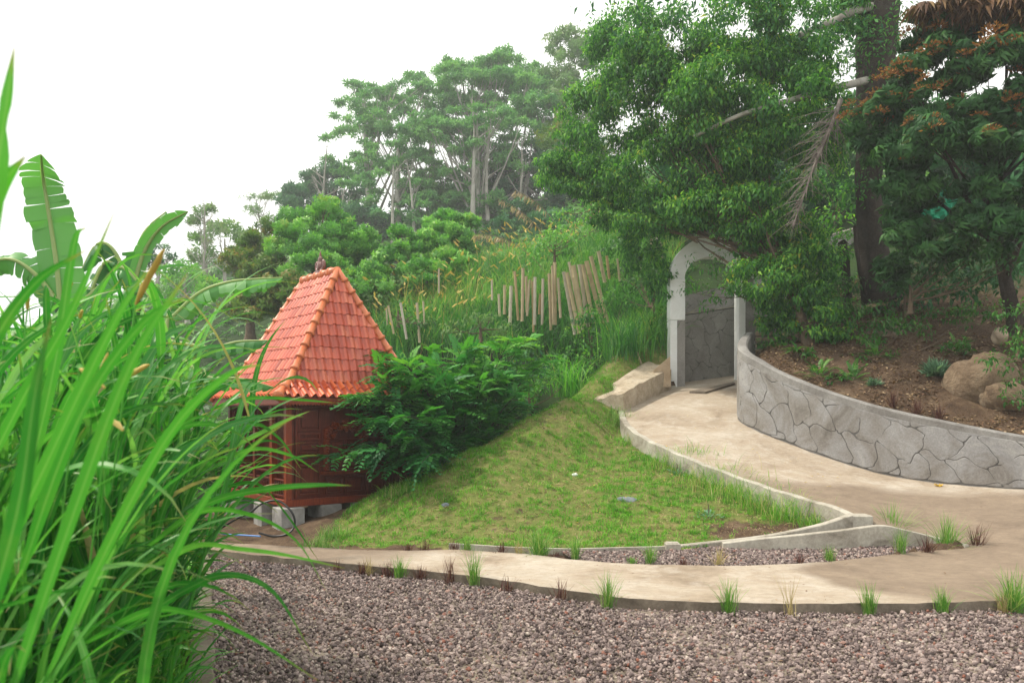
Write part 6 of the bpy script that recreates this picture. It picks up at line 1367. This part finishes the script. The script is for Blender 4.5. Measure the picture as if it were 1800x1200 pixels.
for gi_, ((bx, by), ns, lab, wd, hh) in enumerate(GC):
    base = np.array([bx, by, -.35]); e_ = empty('broad_grass', base, lab, 'grass', 'broad-bladed grass clumps along the kerb'); stems = []; pool = []
    for s_ in range(int(ns*1.5)):
        sx, sy = bx+rng.normal()*.3-.05, by+rng.normal()*.42
        lim = np.interp(sy, KY, KX)-.12; sx = min(sx, lim)
        H_ = rng.uniform(*hh)*.75; lean = rng.uniform(.0, .38); az = rng.normal(-.1, .9); lean *= .3 if math.cos(az) > 0 and gi_ < 3 else 1
        st = bez((sx, sy, -.35), (sx+math.cos(az)*lean*H_, sy+math.sin(az)*lean*H_*.7, H_-.35), np.zeros(3), 9); stems.append((st-base, np.linspace(.013, .006, 9)))
        for q in np.linspace(.06, 1, 15):
            p = st[0]+(st[-1]-st[0])*q; p = np.array([np.interp(q, np.linspace(0, 1, 9), st[:, j]) for j in range(3)])
            a = az*.4+rng.normal(-.15, 1.15); el = R(rng.uniform(52, 82))+.12*q; ln = rng.uniform(.6, 1.2)*(.62+.5*q)
            pool.append((blade_mesh(p, a, el, ln, wd*rng.uniform(.7, 1.25), rng.uniform(.6, 2.3), rng.normal()*.5), np.clip(rng.normal(.45, .25), 0, 1)))
    V, F = join_tubes(stems, 6); o = link('stems', npmesh('stems', V, F, {'rnd': np.full(len(V), .55), 'across': np.ones(len(V))}, True), M['blade'], e_)
    def ok_(V):
        px = 900+FPX*V[:, 0]/V[:, 1]; py = HZ-(V[:, 2]-EYE)*FPX/V[:, 1]
        return not (((px > 440) & (py > 950)).any() or (px > 560).any() or ((py < 440) & (px > 215)).any() or ((py < 500) & (px < 150)).any())
    pool = [q for q in pool if ok_(q[0][0])]
    random.shuffle(pool); k = 48
    for R_, rn in pool[:k]: put_blade(e_, base, R_, rn)
    VV = []; FF = []; aa = {'rnd': [], 'across': [], 'along': []}; b = 0
    for (V, F, AC, AL), rn in pool[k:]: VV.append(V-base); FF.append(F+b); b += len(V); aa['rnd'].append(np.full(len(V), rn)); aa['across'].append(AC); aa['along'].append(AL)
    o = link('inner_leaves', npmesh('inner_leaves', np.concatenate(VV), np.concatenate(FF), {k_: np.concatenate(v) for k_, v in aa.items()}, True), M['blade'], e_); o['kind'] = 'stuff'
    # hero blades of the clump, drawn through real points
    for q in {1: [[(330, 900, 3.2), (400, 872, 3.1), (480, 858, 3.0), (560, 852, 3.0), (618, 853, 2.95)], [(250, 1010, 3.1), (340, 960, 3.0), (420, 965, 2.9), (500, 975, 2.85), (606, 998, 2.8)], [(150, 1130, 2.5), (260, 1075, 2.45), (340, 1080, 2.4), (440, 1120, 2.35), (560, 1196, 2.3)], [(200, 1120, 2.9), (320, 1040, 2.9), (400, 1010, 2.8), (480, 1040, 2.8), (550, 1150, 2.7)], [(260, 960, 3.4), (350, 900, 3.3), (440, 905, 3.2), (520, 950, 3.1), (575, 1040, 3.0)]],
              3: [[(380, 800, 5.2), (440, 770, 5.1), (500, 740, 5.0), (545, 722, 5.0)], [(380, 790, 5.2), (440, 745, 5.1), (490, 770, 5.0), (530, 825, 4.95)], [(360, 830, 5.0), (440, 790, 4.9), (510, 800, 4.9), (560, 830, 4.8)], [(370, 720, 5.4), (440, 700, 5.3), (520, 702, 5.2), (590, 708, 5.1)], [(380, 860, 4.8), (450, 850, 4.7), (500, 900, 4.6), (560, 985, 4.6)]],
              5: [[(-60, 700, 1.6), (-40, 500, 1.55), (-6, 300, 1.5), (12, 180, 1.5), (25, 84, 1.5)], [(-80, 560, 1.6), (-40, 420, 1.6), (0, 330, 1.55), (44, 275, 1.5)]],
              0: [[(-60, 1100, 1.9), (60, 860, 1.8), (140, 690, 1.8), (205, 560, 1.75), (262, 470, 1.75)], [(10, 1250, 1.7), (130, 900, 1.7), (230, 640, 1.65), (330, 480, 1.6)], [(-60, 900, 2.2), (40, 700, 2.2), (120, 560, 2.1), (200, 375, 2.1)], [(40, 1000, 2.0), (110, 800, 1.9), (180, 660, 1.9), (260, 560, 1.85), (330, 520, 1.8)], [(-80, 800, 1.9), (-20, 620, 1.9), (60, 500, 1.85), (150, 440, 1.8)], [(-40, 1150, 1.6), (30, 900, 1.55), (60, 700, 1.5), (90, 560, 1.5)], [(80, 1200, 2.0), (190, 960, 2.0), (300, 760, 1.95), (400, 660, 1.9), (465, 640, 1.9)], [(0, 1000, 2.4), (60, 800, 2.4), (100, 620, 2.35), (130, 430, 2.3), (150, 400, 2.3)]]}.get(gi_, []):
        c = crom([at(*w_) for w_ in q], 5); big = gi_ in (0, 5)
        put_blade(e_, base, ribbon(c, (.045 if gi_ == 5 else .034) if big else (.028 if gi_ == 1 else .03), .35 if big else rng.uniform(.7, 1.1)), rng.uniform(.3, .8))
# yellow flower spikes standing in the broad grass
sp_e = empty('flowering_stems', (-1.6, 3, -.3), 'pale yellow cattail-like flower spikes rising from the broad grass', 'grass'); so = np.array(sp_e.location)
for (x0, y0), (x1, y1), Yd, r_ in (((238, 535), (288, 438), 2.6, .010), ((168, 680), (190, 620), 3.2, .008), ((140, 648), (184, 682), 2.4, .008), ((190, 738), (216, 756), 2.4, .009), ((48, 545), (50, 515), 3.4, .007), ((122, 510), (126, 495), 3.6, .008), ((205, 675), (262, 640), 2.8, .009), ((140, 560), (145, 545), 3.4, .007)):
    a, b = at(x0, y0, Yd), at(x1, y1, Yd*.98); P = bez(a-so, b-so, np.array([0, 0, .01]), 8); V, F = tube(P, r_*np.array([.3, .9, 1, 1, 1, .95, .8, .3]), 10)
    V += rng.normal(size=V.shape)*r_*.12
    link('flower_spike', npmesh('flower_spike', V, F, {'rnd': np.full(len(V), rng.random())}, True), M['spike'], sp_e)
    V, F = tube(bez(a-so, a-so+np.array([-.12, .1, -.55]), np.zeros(3), 5), np.full(5, .003), 5); link('stem', npmesh('stem', V, F, {'rnd': np.full(len(V), .7), 'across': np.ones(len(V))}), M['blade'], sp_e)
# low dark leaves and weeds under the broad grass
n = 5000; y = rng.uniform(2, 9.5, n); x = np.interp(y, KY, KX)-.12-rng.random(n)**1.3*3.2; z = tz(x, y)
tag(grassobj('ground_weeds', [blades(n, np.column_stack([x, y, z]), rng.uniform(.15, .6, n), rng.uniform(.1, .7, n), rng.uniform(.008, .022, n), 4, curl=rng.uniform(.4, 1.3, n))], M['grass_tall']), 'tangle of low weeds under the broad grass', 'weeds', kind='stuff')
# scrub between the hut and the banana plants
P, U, cr = crown_pts(split([(np.array([-6.8, 13, .3]), np.array([1.0, 1.5, .7])), (np.array([-8, 16, .6]), np.array([1.5, 2, 1.2])), (np.array([-7.2, 19, .8]), np.array([2, 2, 1.6])), (np.array([-3, 20, 1.2]), np.array([2.5, 1.5, 1.6])), (np.array([-10, 12, .2]), np.array([2, 2, 1.2]))], 14, .35), 230, .4, -.9); k = len(P)
tag(build_scatter('scrub', [scat(*T_whorl(5, .35, .4), P, nrm(U*.5+unit(k)*.6), unit(k), .2*rng.uniform(.6, 1.3, k))], M['leaf_weed']), 'green scrub behind and left of the hut', 'scrub', kind='stuff')

# ------------------------------------------------------------------ haze
mh = bpy.data.materials.new('haze_air'); mh.use_nodes = True; hn = mh.node_tree; hn.nodes.remove(hn.nodes['Principled BSDF'])
pv = hn.nodes.new('ShaderNodeVolumePrincipled'); pv.inputs['Density'].default_value = HAZE = .0019; pv.inputs['Color'].default_value = (.93, .97, 1, 1); pv.inputs['Anisotropy'].default_value = .3
hn.links.new(pv.outputs[0], hn.nodes['Material Output'].inputs['Volume'])
if HAZE:
    m_ = MB(); m_.box(-310, 310, -40, 410, -14, 75); o = m_.build('haze', mh); tag(o, kind='stuff')
tr_n = sum(len(o.data.polygons)*(2 if len(o.data.polygons) and o.data.polygons[0].loop_total == 4 else 1) for o in S.objects if o.type == 'MESH'); print('TRIS', tr_n)
